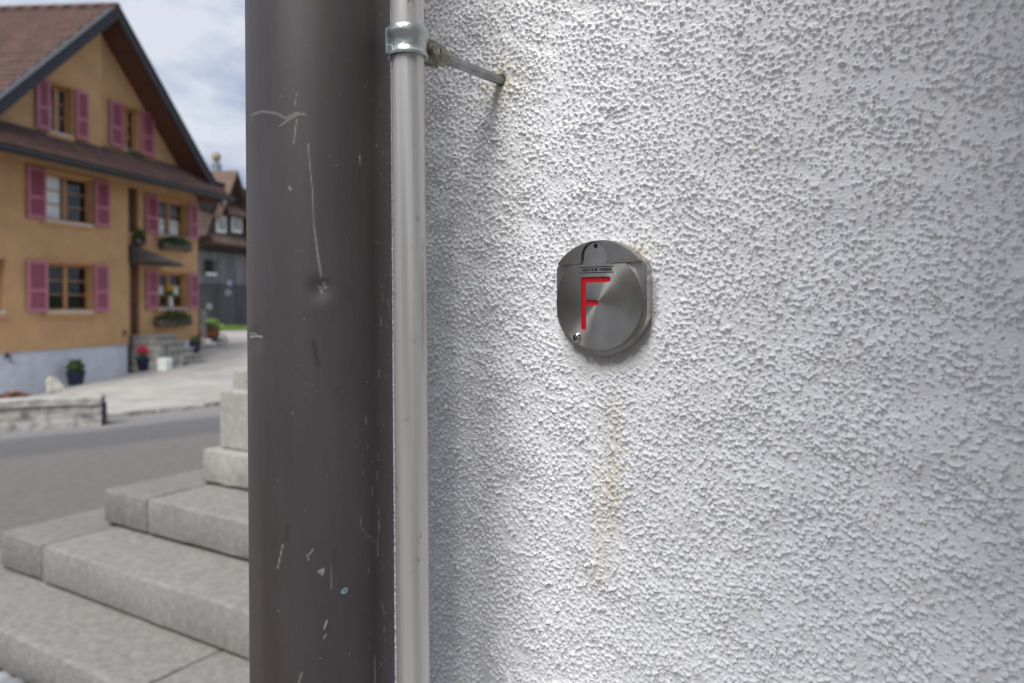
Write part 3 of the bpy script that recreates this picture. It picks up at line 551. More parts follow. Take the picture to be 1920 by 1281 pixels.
# hooked joint at the split
sv = Vector((math.cos(split), math.sin(split), 0)); tv = Vector((-sv.y, sv.x, 0))
Mh = Matrix(((sv.x, tv.x, 0, 0), (sv.y, tv.y, 0, 0), (0, 0, 1, 0), (0, 0, 0, 1)))
bm = bmesh.new(); box(bm, (cr_+0.0012, -0.0035, -0.0115), (cr_+0.0052, -0.0008, 0.0098), Mh); obj('hook', bm, M_galv, clamp, bevel=0.0006)
bm = bmesh.new(); box(bm, (cr_+0.001, -0.001, -0.012), (cr_+0.0060, 0.0026, -0.0045), Mh); obj('hook', bm, M_galv, clamp, bevel=0.0006)
# lugs towards the wall, screw boss and hexagon, ribbed rod
rodv = (HO-CC); L_ = rodv.length; rd = rodv.normalized(); side = rd.cross(UP).normalized(); upv = side.cross(rd).normalized()
Mr = Matrix(((rd.x, side.x, upv.x, 0), (rd.y, side.y, upv.y, 0), (rd.z, side.z, upv.z, 0), (0, 0, 0, 1)))
def lug(y0, y1, za, zb_, zc_, zd):
    bm = bmesh.new(); X0, X1 = cr_-0.002, cr_+0.027
    v = [bm.verts.new(Mr @ Vector(q)) for q in ((X0, y0, za), (X1, y0, zc_), (X1, y1, zc_), (X0, y1, za), (X0, y0, zb_), (X1, y0, zd), (X1, y1, zd), (X0, y1, zb_))]
    for f in ((0,3,2,1),(4,5,6,7),(0,1,5,4),(1,2,6,5),(2,3,7,6),(3,0,4,7)): bm.faces.new([v[i] for i in f])
    return obj('lug', bm, M_grime, clamp, bevel=0.0009)
lug(-0.0062, -0.0034, -0.0118, 0.0108, -0.0095, 0.0085); lug(0.0024, 0.0052, -0.0118, 0.0100, -0.0100, 0.0075)
bm = bmesh.new(); cyl(bm, Mr @ Vector((cr_+0.011, 0.0040, 0.0)), Mr @ Vector((cr_+0.011, 0.0092, 0.0)), 0.0062, 0.0046, 16); obj('bolt_head', bm, M_grime, clamp, smooth=True)
bm = bmesh.new(); cyl(bm, Mr @ Vector((cr_+0.011, -0.0105, 0.0)), Mr @ Vector((cr_+0.011, -0.0062, 0.0)), 0.0062, 0.0060, 6); obj('bolt_head', bm, M_grime, clamp)
bm = bmesh.new(); cyl(bm, Mr @ Vector((cr_+0.021, 0, 0)), Mr @ Vector((cr_+0.032, 0, 0)), 0.0088, 0.0072, 6); obj('nut', bm, M_grime, clamp, bevel=0.0006)
bm = bmesh.new(); rg = []
for q in np.linspace(cr_+0.022, L_+0.02, 8):
    rg.append([bm.verts.new(Mr @ Vector((q, (0.0046-0.0006*(k % 2))*math.cos(2*math.pi*k/24), (0.0046-0.0006*(k % 2))*math.sin(2*math.pi*k/24)))) for k in range(24)])
for a, b in zip(rg, rg[1:]):
    for k in range(24): bm.faces.new((a[k], a[(k+1) % 24], b[(k+1) % 24], b[k]))
obj('rod', bm, M_rod, clamp)

# ------------------------------------------------------------------ stepped stone monument
AV = Vector((-0.850, 0.527, 0)); BV = Vector((0.527, 0.850, 0))
zt3 = EYE-0.92; c3 = ray(190, 918); Y3 = 0.92/-c3.z; C3 = Vector((c3.x*Y3, Y3, 0)); print('C3', C3)
TR = 0.33; RISE = 0.18; W4 = 0.95
ctr = C3 - AV*(TR+W4/2) + BV*(TR+W4/2)
mon = empty('stone_monument', (ctr.x, ctr.y, 0), math.atan2(-AV.y, -AV.x)); tag(mon, 'pale granite monument base of stacked square steps beside the street', 'monument')
# local x along -AV (to the right), local y along BV (away)
def stone(x0, x1, y0, y1, z0, z1, m, nm='step_stone'):
    bm = bmesh.new(); g = 0.007; cxm, cym = (x0+x1)/2, (y0+y1)/2
    box(bm, (x0+g-cxm, y0+g-cym, z0+0.015), (x1-g-cxm, y1-g-cym, z1), None, 0.003)
    bmesh.ops.subdivide_edges(bm, edges=[e for e in bm.edges if e.calc_length() > 0.25], cuts=14, use_grid_fill=True)
    bmesh.ops.bevel(bm, geom=[e for e in bm.edges if len(e.link_faces) == 2 and e.calc_face_angle(0) > 0.6], offset=0.010, segments=2, affect='EDGES', profile=0.5)
    for v in bm.verts: v.co += Vector((random.gauss(0, .0010), random.gauss(0, .0010), random.gauss(0, .0009)))
    return obj(nm, bm, m, mon, smooth=True, loc=(cxm, cym, 0))
def tier(half, z1, joints, m, depth=TR+0.12):
    """corner slabs run back along the sides, front and back slabs between them"""
    z0 = z1-RISE; wl_ = joints[0]
    stone(-half, -half+wl_, -half, half, z0, z1, m)
    xs2 = [-half+wl_]+[-half+j for j in joints[1:]]+[half-wl_]
    for a, b in zip(xs2, xs2[1:]):
        stone(a, b, -half, -half+depth, z0, z1, m); stone(a, b, half-depth, half, z0, z1, m)
    stone(half-wl_, half, -half, half, z0, z1, m)
    stone(-half+wl_, half-wl_, -half+depth, half-depth, z0, z1-0.004, m)
zb3 = zt3
h4 = W4/2
stone(-h4, h4, -h4, h4, zb3, zb3+RISE, M_granite2, 'plinth_stone')
tier(h4+TR, zb3, [0.377], M_granite); tier(h4+2*TR, zb3-RISE, [0.41, 2.1], M_granite); tier(h4+3*TR, zb3-2*RISE, [0.43, 2.02], M_granite, TR+0.3)
bm = bmesh.new()
for q in range(4): e_ = h4+(3-q)*TR-0.035; box(bm, (-e_, -e_, zb3+RISE-(4-q)*RISE-0.05), (e_, e_, zb3+RISE-(3-q)*RISE-0.02+0.0*q))
for q in range(3): e_ = h4+(2-q)*TR-0.03; box(bm, (-e_, -e_, zb3-(2-q)*RISE-0.01), (e_, e_, zb3-(2-q)*RISE+0.013))
obj('mortar_core', bm, M_joint, mon)
pd = 0.405
bm = bmesh.new(); z0 = zb3+RISE
rg = [(pd, z0+0.006), (pd-0.002, z0+0.295), (pd-0.006, z0+0.302), (pd-0.045, z0+0.306), (pd-0.048, z0+0.41)]
lp = [[bm.verts.new((sx_*r, sy_*r, z)) for sx_, sy_ in ((-1, -1), (1, -1), (1, 1), (-1, 1))] for r, z in rg]
for a, b in zip(lp, lp[1:]):
    for k in range(4): bm.faces.new((a[k], a[(k+1) % 4], b[(k+1) % 4], b[k]))
cap(bm, lp[-1]); cap(bm, list(reversed(lp[0]))); obj('pedestal', bm, M_granite2, mon, bevel=0.006)

# cobbles in front of the lowest step
cob = empty('cobblestone_paving', (0, 0, 0)); tag(cob, 'rounded grey cobblestones in front of the monument steps', kind='structure')
bm = bmesh.new(); Mm = Matrix.Translation((ctr.x, ctr.y, 0)) @ Matrix.Rotation(math.atan2(-AV.y, -AV.x), 4, 'Z'); h1_ = h4+3*TR
pts = [(-h1_-1.0, -h1_-0.9), (h1_+1.0, -h1_-0.9), (h1_+1.0, -h1_+0.05), (-h1_-1.0, -h1_+0.05)]
bm.faces.new([bm.verts.new((*(Mm @ Vector((x, y, 0))).xy, h1((Mm @ Vector((x, y, 0))).x, (Mm @ Vector((x, y, 0))).y)+0.012)) for x, y in pts]); obj('bedding_sand', bm, M_joint, cob)
protos = []
for k in range(6):
    bm = bmesh.new(); bmesh.ops.create_cube(bm, size=1.0)
    bmesh.ops.scale(bm, vec=(0.098, 0.092, 0.08), verts=bm.verts)
    bmesh.ops.bevel(bm, geom=list(bm.edges), offset=0.022, segments=2, affect='EDGES', profile=0.5)
    for v in bm.verts: v.co += Vector([random.uniform(-.004, .004) for _ in range(3)])
    me = bpy.data.meshes.new('cobblestone'); bm.to_mesh(me); bm.free(); me.materials.append(M_cobble); me.shade_smooth(); protos.append(me)
for iy in range(4):
    for ix in range(32):
        x = -h1_-0.9+ix*0.108+(0.05 if iy % 2 else 0)+random.uniform(-.006, .006); y = -h1_-0.068-iy*0.104+random.uniform(-.006, .006)
        if x > h1_-0.6: continue
        w_ = Mm @ Vector((x, y, 0)); o = link('cobblestone', random.choice(protos), cob, (w_.x, w_.y, h1(w_.x, w_.y)+0.030+random.uniform(-.004, .004))); o.rotation_euler = (random.uniform(-.06, .06), random.uniform(-.06, .06), mon.rotation_euler.z+random.uniform(-.09, .09)+random.choice((0, math.pi/2)))

# ------------------------------------------------------------------ ochre house
S0 = 16.4; Z0 = -0.5
hloc = HN*(-HD)+HU*S0+UP*Z0
house = empty('ochre_house', hloc, math.atan2(HN.y, HN.x)); tag(house, 'ochre gabled house with pink shutters, brown tiled roof and white plinth', 'house')
def P(s, o, z): return Vector((o, s-S0, z-Z0))
def hbox(bm, s0, s1, o0, o1, z0, z1, jit=0): box(bm, (o0, s0-S0, z0-Z0), (o1, s1-S0, z1-Z0), None, jit)
def panel(bm, outer, o, holes=(), depth=0.2):
    """wall panel in the facade plane: (s, z) outline with openings and their reveals"""
    edges = []
    for k, lp_ in enumerate([outer, *holes]):
        vv = [bm.verts.new(P(s, o, z)) for s, z in lp_]
        for i in range(len(vv)): edges.append(bm.edges.new((vv[i], vv[(i+1) % len(vv)])))
        if k:
            vb_ = [bm.verts.new(P(s, o-depth, z)) for s, z in lp_]
            for i in range(len(vv)): bm.faces.new((vv[i], vv[(i+1) % len(vv)], vb_[(i+1) % len(vv)], vb_[i]))
    bmesh.ops.triangle_fill(bm, use_beauty=True, use_dissolve=False, edges=edges)
SJ = fs(240.5, 520)[0]; SE = fs(371, 520, REC)[0]; SL = S0-(SE-S0)
ap_s, ap_z = fs(219, 11, 0.5); ft_s, ft_z = fs(415, 366, 0.5); SLOPE = (ap_z-ft_z)/(ft_s-ap_s)
print('house', 'SJ', SJ, 'SE', SE, 'SL', SL, 'apex', ap_s, ap_z, 'foot', ft_s, ft_z, 'slope', SLOPE)
ZP = fs(120, 654)[1]; ztop = fs(90, 255)[1]; zeave = fs(120, 296, 0.9)[1]; print('plinth', ZP, 'pent', ztop, zeave)
def zroof(s): return ap_z-abs(s-ap_s)*SLOPE
UND = 0.30
def rect(s0, s1, z0, z1): return [(s0, z0), (s1, z0), (s1, z1), (s0, z1)]
# window table: plane offset, left shutter px, opening px, right shutter px, (py top, py bottom) at left shutter and at right shutter
_b = Matrix.Rotation(-house.rotation_euler.z, 4, 'Z') @ Vector((-0.9986, 0.0523, 0)); SKW = _b.y/_b.x
WT_ = {
 'G1': (0.0, (65, 90), (92, 135), (139, 163), (145, 240), (173, 264), 'curtain'),
 'G2': (REC, (203, 228), (230, 259), (262, 286), (190, 275), (212, 292), 'box'),
 'W2': (0.0, (48, 83), (83, 174), (175, 203), (312, 408), (342, 428), 'curtain'),
 'W1': (0.0, (48, 86), (85, 174), (174, 201), (488, 586), (498, 584), 'plain'),
 'R1': (REC, (271, 294), (294, 350), (352, 368), (366, 440), (384, 447), 'curtain'),
 'R2': (REC, (272, 294), (294, 350), (352, 369), (509, 580), (512, 579), 'curtain'),
}
win = {}
for k, (o, l_, op, r_, ty, ry_, st) in WT_.items():
    sl0, zl1 = fs(sum(l_)/2, ty[0], o); _, zl0 = fs(sum(l_)/2, ty[1], o); _, zr1 = fs(sum(r_)/2, ry_[0], o); _, zr0 = fs(sum(r_)/2, ry_[1], o)
    pm = (ty[0]+ty[1]+ry_[0]+ry_[1])/4
    win[k] = dict(o=o, l=(fs(l_[0], pm, o)[0], fs(l_[1], pm, o)[0]), op=(fs(op[0], pm, o)[0], fs(op[1], pm, o)[0]), r=(fs(r_[0], pm, o)[0], fs(r_[1], pm, o)[0]), z0=(zl0+zr0)/2, z1=(zl1+zr1)/2, st=st)
    print(k, {a: (tuple(round(v, 2) for v in b) if isinstance(b, tuple) else b) for a, b in win[k].items()})
def hole(k): w_ = win[k]; return rect(w_['op'][0], w_['op'][1], w_['z0']+0.02, w_['z1']-0.03)
w0 = dict(o=0.0, op=(fs(-75, 520)[0], fs(9, 520)[0]), z0=win['W1']['z0'], z1=win['W1']['z1'], st='plain')
dr = (fs(244, 560, REC)[0], fs(262, 560, REC)[0]); dz0 = fs(255, 628, REC)[1]; dz1 = fs(255, 470, REC)[1]
bd = (fs(243, 400, REC)[0]-0.25, fs(259, 400, REC)[0]); bz0, bz1 = fs(250, 436, REC)[1], fs(250, 352, REC)[1]
bm = bmesh.new()
sk_ = ap_s-(ap_z-UND-ztop)/SLOPE; zsl = zroof(SL)-UND; zse = zroof(SE)-UND
panel(bm, [(SL, ZP), (SJ, ZP), (SJ, ztop), (sk_, ztop), (SL, zsl)], 0.0, [hole('W1'), hole('W2'), rect(w0['op'][0], w0['op'][1], w0['z0'], w0['z1'])])
panel(bm, rect(SJ-0.15, SE, ZP, ztop), REC, [hole('R1'), hole('R2'), rect(dr[0], dr[1], dz0, dz1), rect(bd[0]+0.2, bd[1], bz0, bz1)])
panel(bm, [(sk_, ztop), (ap_s, ztop), (ap_s, zroof(ap_s)-UND)], 0.0, [hole('G1')])
panel(bm, [(ap_s, ztop), (SE, ztop), (SE, max(zroof(SE)-UND, ztop+0.01)), (ap_s, zroof(ap_s)-UND)], REC, [hole('G2')])
for pts in (((SJ, 0, ZP), (SJ, REC, ZP), (SJ, REC, ztop), (SJ, 0, ztop)), ((ap_s, 0, ztop), (ap_s, REC, ztop), (ap_s, REC, zroof(ap_s)-UND), (ap_s, 0, zroof(ap_s)-UND)),
            ((SE, REC, ZP), (SE-9*SKW, -9, ZP), (SE-9*SKW, -9, zse), (SE, REC, zse)), ((SL, 0, ZP), (SL-9*SKW, -9, ZP), (SL-9*SKW, -9, zsl), (SL, 0, zsl)),
            ((SL, 0, ZP), (SJ, 0, ZP), (SJ, -0.05, ZP), (SL, -0.05, ZP)), ((SJ, REC, ZP), (SE, REC, ZP), (SE, REC-0.05, ZP), (SJ, REC-0.05, ZP))):
    bm.faces.new([bm.verts.new(P(*q)) for q in pts])
obj('wall', bm, M_orange, house)
bm = bmesh.new(); hbox(bm, SL+.02, SJ-0.02, -9, -0.03, -1.5, ZP-0.002); hbox(bm, SJ-.3, SE-0.02, -9, REC-0.03, -1.5, ZP-0.003); obj('plinth', bm, M_plinth, house)
bm = bmesh.new(); cyl(bm, P(SJ+0.07, REC+0.10, -1.0), P(SJ+0.07, REC+0.10, zeave-0.1), 0.045, seg=12); obj('downpipe', bm, M_gutter, house, smooth=True)
# dark room behind the openings
bm = bmesh.new(); hbox(bm, SL+0.2, SJ-0.02, -2.2, -0.21, ZP, ztop); hbox(bm, win['G1']['op'][0]-.3, ap_s-0.03, -1.6, -0.22, ztop+.01, win['G1']['z1']+.05)
hbox(bm, SJ, SE-0.1, -2.6, REC-0.21, ZP, ztop); hbox(bm, ap_s+0.02, win['G2']['op'][1]+.2, -2.0, REC-0.22, ztop+.01, win['G2']['z1']+.05)
for f in [f for f in bm.faces if abs(f.normal.x) > -1 and f.calc_center_median().x > REC-0.24 and len({round(v.co.x, 4) for v in f.verts}) == 1]: bm.faces.remove(f)
obj('interior', bm, M_inside, house)

def make_window(k, w_, o):
    s0, s1 = w_['op']; z0, z1 = w_['z0']+0.02, w_['z1']-0.03; d = o-0.15; fw = 0.07
    bm = bmesh.new()
    hbox(bm, s0, s0+fw, d-0.05, d, z0, z1); hbox(bm, s1-fw, s1, d-0.05, d, z0, z1); hbox(bm, s0+fw, s1-fw, d-0.05, d, z1-fw, z1); hbox(bm, s0+fw, s1-fw, d-0.05, d, z0, z0+fw)
    mid_ = (s0+s1)/2; hbox(bm, mid_-0.055, mid_+0.055, d-0.05, d+0.012, z0+fw, z1-fw)
    wo = obj('window', bm, M_wood, house)
    nr = 3
    for a, b in ((s0+fw, mid_-0.055), (mid_+0.055, s1-fw)):
        for i in range(1, nr):
            bm = bmesh.new(); zz_ = z0+fw+(z1-z0-2*fw)*i/nr; hbox(bm, a, b, d-0.035, d-0.008, zz_-0.014, zz_+0.014); obj('glazing_bar', bm, M_wood, wo)
    for a, b in ((s0+fw, mid_-0.055), (mid_+0.055, s1-fw)):
        for i in range(nr):
            za = z0+fw+(z1-z0-2*fw)*i/nr+0.014; zc_ = z0+fw+(z1-z0-2*fw)*(i+1)/nr-0.014
            bm = bmesh.new(); hbox(bm, a, b, d-0.026, d-0.020, za, zc_); obj('pane', bm, M_glass, wo)
    bm = bmesh.new(); hbox(bm, s0, s1, d+0.002, o+0.035, z0-0.05, z0+0.012); obj('sill', bm, M_sill, wo, bevel=0.006)
    return wo, d
def moulding(w_, o):
    s0, s1 = w_['op']
    for a, b in ((w_['z1']-0.02, w_['z1']+0.05), (w_['z0']-0.14, w_['z0']-0.035)):
        bm = bmesh.new(); hbox(bm, s0-0.10, s1+0.04, o+0.002, o+0.035, a, b); obj('moulding', bm, M_tan, house, bevel=0.008)
def shutter(s0, s1, z0, z1, o):
    oo = o+0.036; t_ = 0.04; fw = 0.075; zm = z0+(z1-z0)*0.42; bm = bmesh.new()
    hbox(bm, s0, s0+fw, oo, oo+t_, z0, z1); hbox(bm, s1-fw, s1, oo, oo+t_, z0, z1)
    for a, b in ((z0, z0+fw*1.2), (zm-fw/2, zm+fw/2), (z1-fw, z1)): hbox(bm, s0+fw, s1-fw, oo+0.001, oo+t_-0.001, a, b)
    so_ = obj('shutter', bm, M_pink, house)
    for a, b in ((z0+fw*1.2, zm-fw/2), (zm+fw/2, z1-fw)):
        n_s = max(4, int((b-a)/0.045)); bm = bmesh.new()
        for i in range(n_s):
            zc_ = a+(b-a)*(i+0.5)/n_s; hh_ = (b-a)/n_s*0.62
            vs4 = [P(s0+fw, oo+0.006, zc_+hh_), P(s1-fw, oo+0.006, zc_+hh_), P(s1-fw, oo+0.028, zc_-hh_), P(s0+fw, oo+0.028, zc_-hh_)]
            f_ = [bm.verts.new(v) for v in vs4]; bk = [bm.verts.new(v+Vector((-0.006, 0, -0.004))) for v in vs4]
            bm.faces.new(f_); bm.faces.new(list(reversed(bk)))
            for q in range(4): bm.faces.new((f_[q], f_[(q+1) % 4], bk[(q+1) % 4], bk[q]))
        obj('louvre', bm, M_pink2, so_)
for k, w_ in win.items():
    wo, d = make_window(k, w_, w_['o']); moulding(w_, w_['o'])
    shutter(w_['l'][0], w_['l'][1], w_['z0'], w_['z1'], w_['o']); shutter(w_['r'][0], w_['r'][1], w_['z0'], w_['z1'], w_['o'])
    if w_['st'] == 'curtain':
        s0, s1 = w_['op']; z0, z1 = w_['z0'], w_['z1']; bm = bmesh.new(); hz = {'W2': 1.0, 'G1': 0.55, 'R1': 0.40, 'R2': 0.5}.get(k, 0.5)
        lo = z0+0.08 if k != 'R2' else z0+(z1-z0)*0.40
        rng_ = [(s0+0.08, (s0+s1)/2-0.06)] if k in ('W2', 'G1') else [(s0+0.08, (s0+s1)/2-0.06), ((s0+s1)/2+0.06, s1-0.08)]
        for a, b in rng_:
            top = lo+(z1-z0)*hz*(0.9 if k == 'W2' else (0.5 if k == 'R2' else 1)); nn = 12; pv = None
            for i in range(nn+1):
                ss_ = a+(b-a)*i/nn; oo = d-0.08+0.015*math.sin(i*1.9); cur = (bm.verts.new(P(ss_, oo, lo)), bm.verts.new(P(ss_, oo, min(top, z1-0.08))))
                if pv: bm.faces.new((pv[0], cur[0], cur[1], pv[1]))
                pv = cur
        obj('curtain', bm, M_curtain, wo)
make_window('W0', w0, 0.0); moulding(w0, 0.0)
# front door, upper door
bm = bmesh.new(); hbox(bm, dr[0]+.01, dr[1]-.01, REC-0.16, REC-0.11, dz0, dz1-.01)
for a, b in ((0.15, 0.45), (0.52, 0.92)): hbox(bm, dr[0]+.14, dr[1]-.14, REC-0.109, REC-0.095, dz0+(dz1-dz0)*a, dz0+(dz1-dz0)*b)
o = obj('door', bm, M_door, house); bm = bmesh.new(); cyl(bm, P(dr[1]-0.1, REC-0.10, dz0+1.0), P(dr[1]-0.1, REC-0.05, dz0+1.0), 0.018); cyl(bm, P(dr[1]-0.1, REC-0.055, dz0+1.0), P(dr[1]-0.22, REC-0.055, dz0+1.0), 0.012); obj('handle', bm, M_brass, o)
bm = bmesh.new(); hbox(bm, bd[0]+.2, bd[1]-.01, REC-0.16, REC-0.11, bz0, bz1-.01); hbox(bm, bd[0]+.4, bd[1]-.16, REC-0.109, REC-0.095, bz0+0.15, bz1-.2); obj('balcony_door', bm, M_door, house)
# roof
BK = Vector((-0.9986, 0.0523, 0)); BKl = Matrix.Rotation(-house.rotation_euler.z, 4, 'Z') @ BK      # the ridge runs slightly askew to the front
VO = 0.5
def RP(s, t_, dn=0.0):
    """point on the roof surface: s along the front, t_ metres back from the verge, dn below the surface"""
    p_ = P(s, VO, zroof(s)-dn); return p_+BKl*t_
RB = 9.0
bm = bmesh.new()
for sgn, s_e in ((1, ft_s), (-1, ap_s-(ft_s-ap_s))):
    a = [RP(ap_s, 0, .06), RP(s_e, 0, .06), RP(s_e, RB, .06), RP(ap_s, RB, .06)]; b = [RP(ap_s, 0.03, .20), RP(s_e, 0.03, .20), RP(s_e, RB, .20), RP(ap_s, RB, .20)]
    va = [bm.verts.new(q) for q in a]; vb_ = [bm.verts.new(q) for q in b]; bm.faces.new(va); bm.faces.new(vb_)
    for i in range(4): bm.faces.new((va[i], va[(i+1) % 4], vb_[(i+1) % 4], vb_[i]))
roof = obj('roof', bm, M_soffit, house)
def slab(bm, a, b, w_, th, depth):
    """board between two (s,z) points hanging w_ below the roof line, at the verge"""
    pass
bm = bmesh.new()
for s_e in (ft_s+0.05, ap_s-(ft_s-ap_s)):
    pts = [(ap_s, 0.02), (s_e, 0.02), (s_e, 0.34), (ap_s, 0.34)]
    fr_ = [bm.verts.new(RP(s, -0.035, dn)) for s, dn in pts]; bk_ = [bm.verts.new(RP(s, 0.0, dn)) for s, dn in pts]; bm.faces.new(fr_); bm.faces.new(bk_)
    for i in range(4): bm.faces.new((fr_[i], fr_[(i+1) % 4], bk_[(i+1) % 4], bk_[i]))
    tp = [(-0.06, 0.0), (-0.06, -0.045), (0.12, -0.045), (0.12, 0.0)]
    e0 = [bm.verts.new(RP(ap_s, q, d_)) for q, d_ in tp]; e1 = [bm.verts.new(RP(s_e, q, d_)) for q, d_ in tp]
    for i in range(4): bm.faces.new((e0[i], e1[i], e1[(i+1) % 4], e0[(i+1) % 4]))
    bm.faces.new(e1)
obj('barge_board', bm, M_barge, roof)
# tiles on both slopes, overlapping courses with staggered joints
tv_, tf_ = [], []
def tile(o0, du, dv, nrm, wd, ln, th):
    b = len(tv_); j = random.uniform(-0.006, 0.006)
    p0 = o0; a_, b_ = p0+nrm*(th+0.018+j), p0+du*wd+nrm*(th+0.018-j)
    c_, d_ = p0+du*wd+dv*ln+nrm*th*0.3, p0+dv*ln+nrm*th*0.3
    e_, f_ = p0+nrm*0.004, p0+du*wd+nrm*0.004
    tv_.extend([a_, b_, c_, d_, e_, f_]); tf_.extend([(b, b+1, b+2, b+3), (b+4, b+5, b+1, b)])
CW = 0.22; EX = 0.23
def tile_slope(s_e, back, right):
    upv_ = (RP(ap_s, 0)-RP(s_e, 0)); Ls = upv_.length; upv_.normalize(); nrm = upv_.cross(BKl) if right else BKl.cross(upv_); nrm = nrm.normalized()
    if nrm.z < 0: nrm = -nrm
    n_c = int(Ls/EX)
    for r_ in range(n_c):
        for k_ in range(int(back/CW)):
            o0 = RP(s_e, 0.0, 0.05)+upv_*(r_*EX)+BKl*(0.10+k_*CW+(CW/2 if r_ % 2 else 0)); tile(o0, BKl*0.97, upv_, nrm, CW, EX*1.25, 0.045)
tile_slope(ap_s-(ft_s-ap_s), 6.5, False); tile_slope(ft_s, 2.0, True)
o = mesh_np('tiling', np.array([tuple(v) for v in tv_]), np.array(tf_), M_tile, roof, smooth=False); o['kind'] = 'stuff'
bm = bmesh.new(); cyl(bm, (0, 0, 0), (1, 0, 0), 0.11, 0.125, 12); me = bpy.data.meshes.new('ridge_tile'); bmesh.ops.recalc_face_normals(bm, faces=bm.faces); bm.to_mesh(me); bm.free(); me.materials.append(M_tile); me.shade_smooth()
for k_ in range(16):
    o = link('ridge_tile', me, roof); q = BKl; xa = q.normalized(); za = Vector((0, 0, 1)); ya = za.cross(xa).normalized(); za = xa.cross(ya)
    Mx = Matrix(((xa.x*.46, ya.x, za.x, 0), (xa.y*.46, ya.y, za.y, 0), (xa.z*.46, ya.z, za.z, 0), (0, 0, 0, 1))); Mx.translation = RP(ap_s, -0.05+k_*0.43, 0.03); o.matrix_local = Mx
# pent roof across the front at first-floor ceiling height
tv_, tf_ = [], []
PS0, PS1 = SL-0.3, ft_s+0.02; PO = 0.9; zin, zou = ztop, zeave
bm = bmesh.new(); pr_ = [(REC-0.1, zin-0.02+0.1*(zin-zou)/PO), (PO-0.02, zou-0.03), (PO-0.02, zou-0.10), (REC-0.1, zin-0.30)]
ea = [bm.verts.new(P(PS0, o, z)) for o, z in pr_]; eb = [bm.verts.new(P(PS1, o, z)) for o, z in pr_]; bm.faces.new(ea); bm.faces.new(eb)
for i in range(4): bm.faces.new((ea[i], ea[(i+1) % 4], eb[(i+1) % 4], eb[i]))
pent = obj('pent_roof', bm, M_soffit, house)
upv_ = (P(0, 0, zin)-P(0, PO, zou)); Ls = upv_.length+0.28; upv_.normalize(); du = P(1, 0, 0)-P(0, 0, 0); nrm = du.cross(upv_).normalized(); nrm = nrm if nrm.z > 0 else -nrm
for r_ in range(int(Ls/EX)):
    for k_ in range(int((PS1-PS0)/CW)):
        s_ = PS0+k_*CW+(CW/2 if r_ % 2 else 0); o_lim = PO-(r_*EX+EX)*math.cos(math.atan2(zin-zou, PO))
        if s_ < ap_s and o_lim < -0.03: continue
        if s_+CW > PS1+0.05: continue
        tile(P(s_, PO, zou)+upv_*(r_*EX), du*0.97, upv_, nrm, CW, EX*1.15, 0.035)
o = mesh_np('tiling', np.array([tuple(v) for v in tv_]), np.array(tf_), M_tile, pent, smooth=False); o['kind'] = 'stuff'
bm = bmesh.new(); gp = [(PO-0.02+0.07+0.075*math.cos(a), zou-0.03+0.075*math.sin(a)) for a in np.linspace(math.pi, 2*math.pi, 9)]; gp2 = [(PO+0.05+0.065*math.cos(a), zou-0.03+0.065*math.sin(a)) for a in np.linspace(2*math.pi, math.pi, 9)]
prf = gp+gp2; ea = [bm.verts.new(P(PS0, o, z)) for o, z in prf]; eb = [bm.verts.new(P(PS1, o, z)) for o, z in prf]; bm.faces.new(ea); bm.faces.new(eb)
for i in range(len(prf)): bm.faces.new((ea[i], ea[(i+1) % len(prf)], eb[(i+1) % len(prf)], eb[i]))
hbox(bm, PS0, PS1, PO-0.06, PO-0.022, zou-0.16, zou-0.05); obj('gutter', bm, M_gutter, pent, smooth=True)
bm = bmesh.new(); hbox(bm, PS0, ap_s+0.02, 0.003, 0.03, ztop-0.02, ztop+0.07); obj('flashing', bm, M_barge, pent)

# small shingled canopy over the door
ca0, cz0 = fs(236, 462, REC)[0], fs(245, 462, REC)[1]; ca1 = fs(330, 498, REC+0.5)[0]; cz1 = fs(300, 494, REC+0.75)[1]
ca1 = min(ca1, win['R2']['op'][1]-0.25)
bm = bmesh.new(); nn = 14; pv = None
for i in range(nn+1):
    f_ = i/nn; s_ = ca0+(ca1-ca0)*f_; rise_ = (1-f_**2.2)
    cur = [bm.verts.new(P(s_, REC+0.01, cz1+0.06+(cz0-cz1)*rise_)), bm.verts.new(P(s_, REC+0.80, cz1+0.02+(cz0-cz1)*rise_*0.28)), bm.verts.new(P(s_, REC+0.80, cz1-0.05+(cz0-cz1)*rise_*0.22)), bm.verts.new(P(s_, REC+0.01, cz1-0.03))]
    if pv:
        for q in range(4): bm.faces.new((pv[q], cur[q], cur[(q+1) % 4], pv[(q+1) % 4]))
    else: bm.faces.new(cur)
    pv = cur
bm.faces.new(pv); obj('door_canopy', bm, M_slate, house)
# small vent and an iron hook on the wall
vs_, vz_ = fs(232, 624); bm = bmesh.new(); hbox(bm, vs_-0.09, vs_+0.09, 0.003, 0.03, vz_-0.09, vz_+0.09); o = obj('vent', bm, M_tan, house, bevel=0.004)
for q in range(4):
    bm = bmesh.new(); hbox(bm, vs_-0.07, vs_+0.07, 0.031, 0.04, vz_-0.07+q*0.04, vz_-0.05+q*0.04); obj('slat', bm, M_barge, o)
ls_, lz_ = fs(14, 674); bm = bmesh.new(); cyl(bm, P(ls_, -0.03, lz_+0.1), P(ls_, 0.10, lz_+0.1), 0.015); cyl(bm, P(ls_, 0.10, lz_+0.1), P(ls_, 0.10, lz_-0.06), 0.015); cyl(bm, P(ls_, 0.10, lz_-0.06), P(ls_+0.12, 0.10, lz_-0.10), 0.013); hbox(bm, ls_-0.04, ls_+0.04, -0.03, -0.005, lz_+0.02, lz_+0.16); obj('iron_hook', bm, M_gutter, house)

def hw(s, o, z): return house.matrix_basis @ P(s, o, z)
bpy.context.view_layer.update()
HROT = house.rotation_euler.z
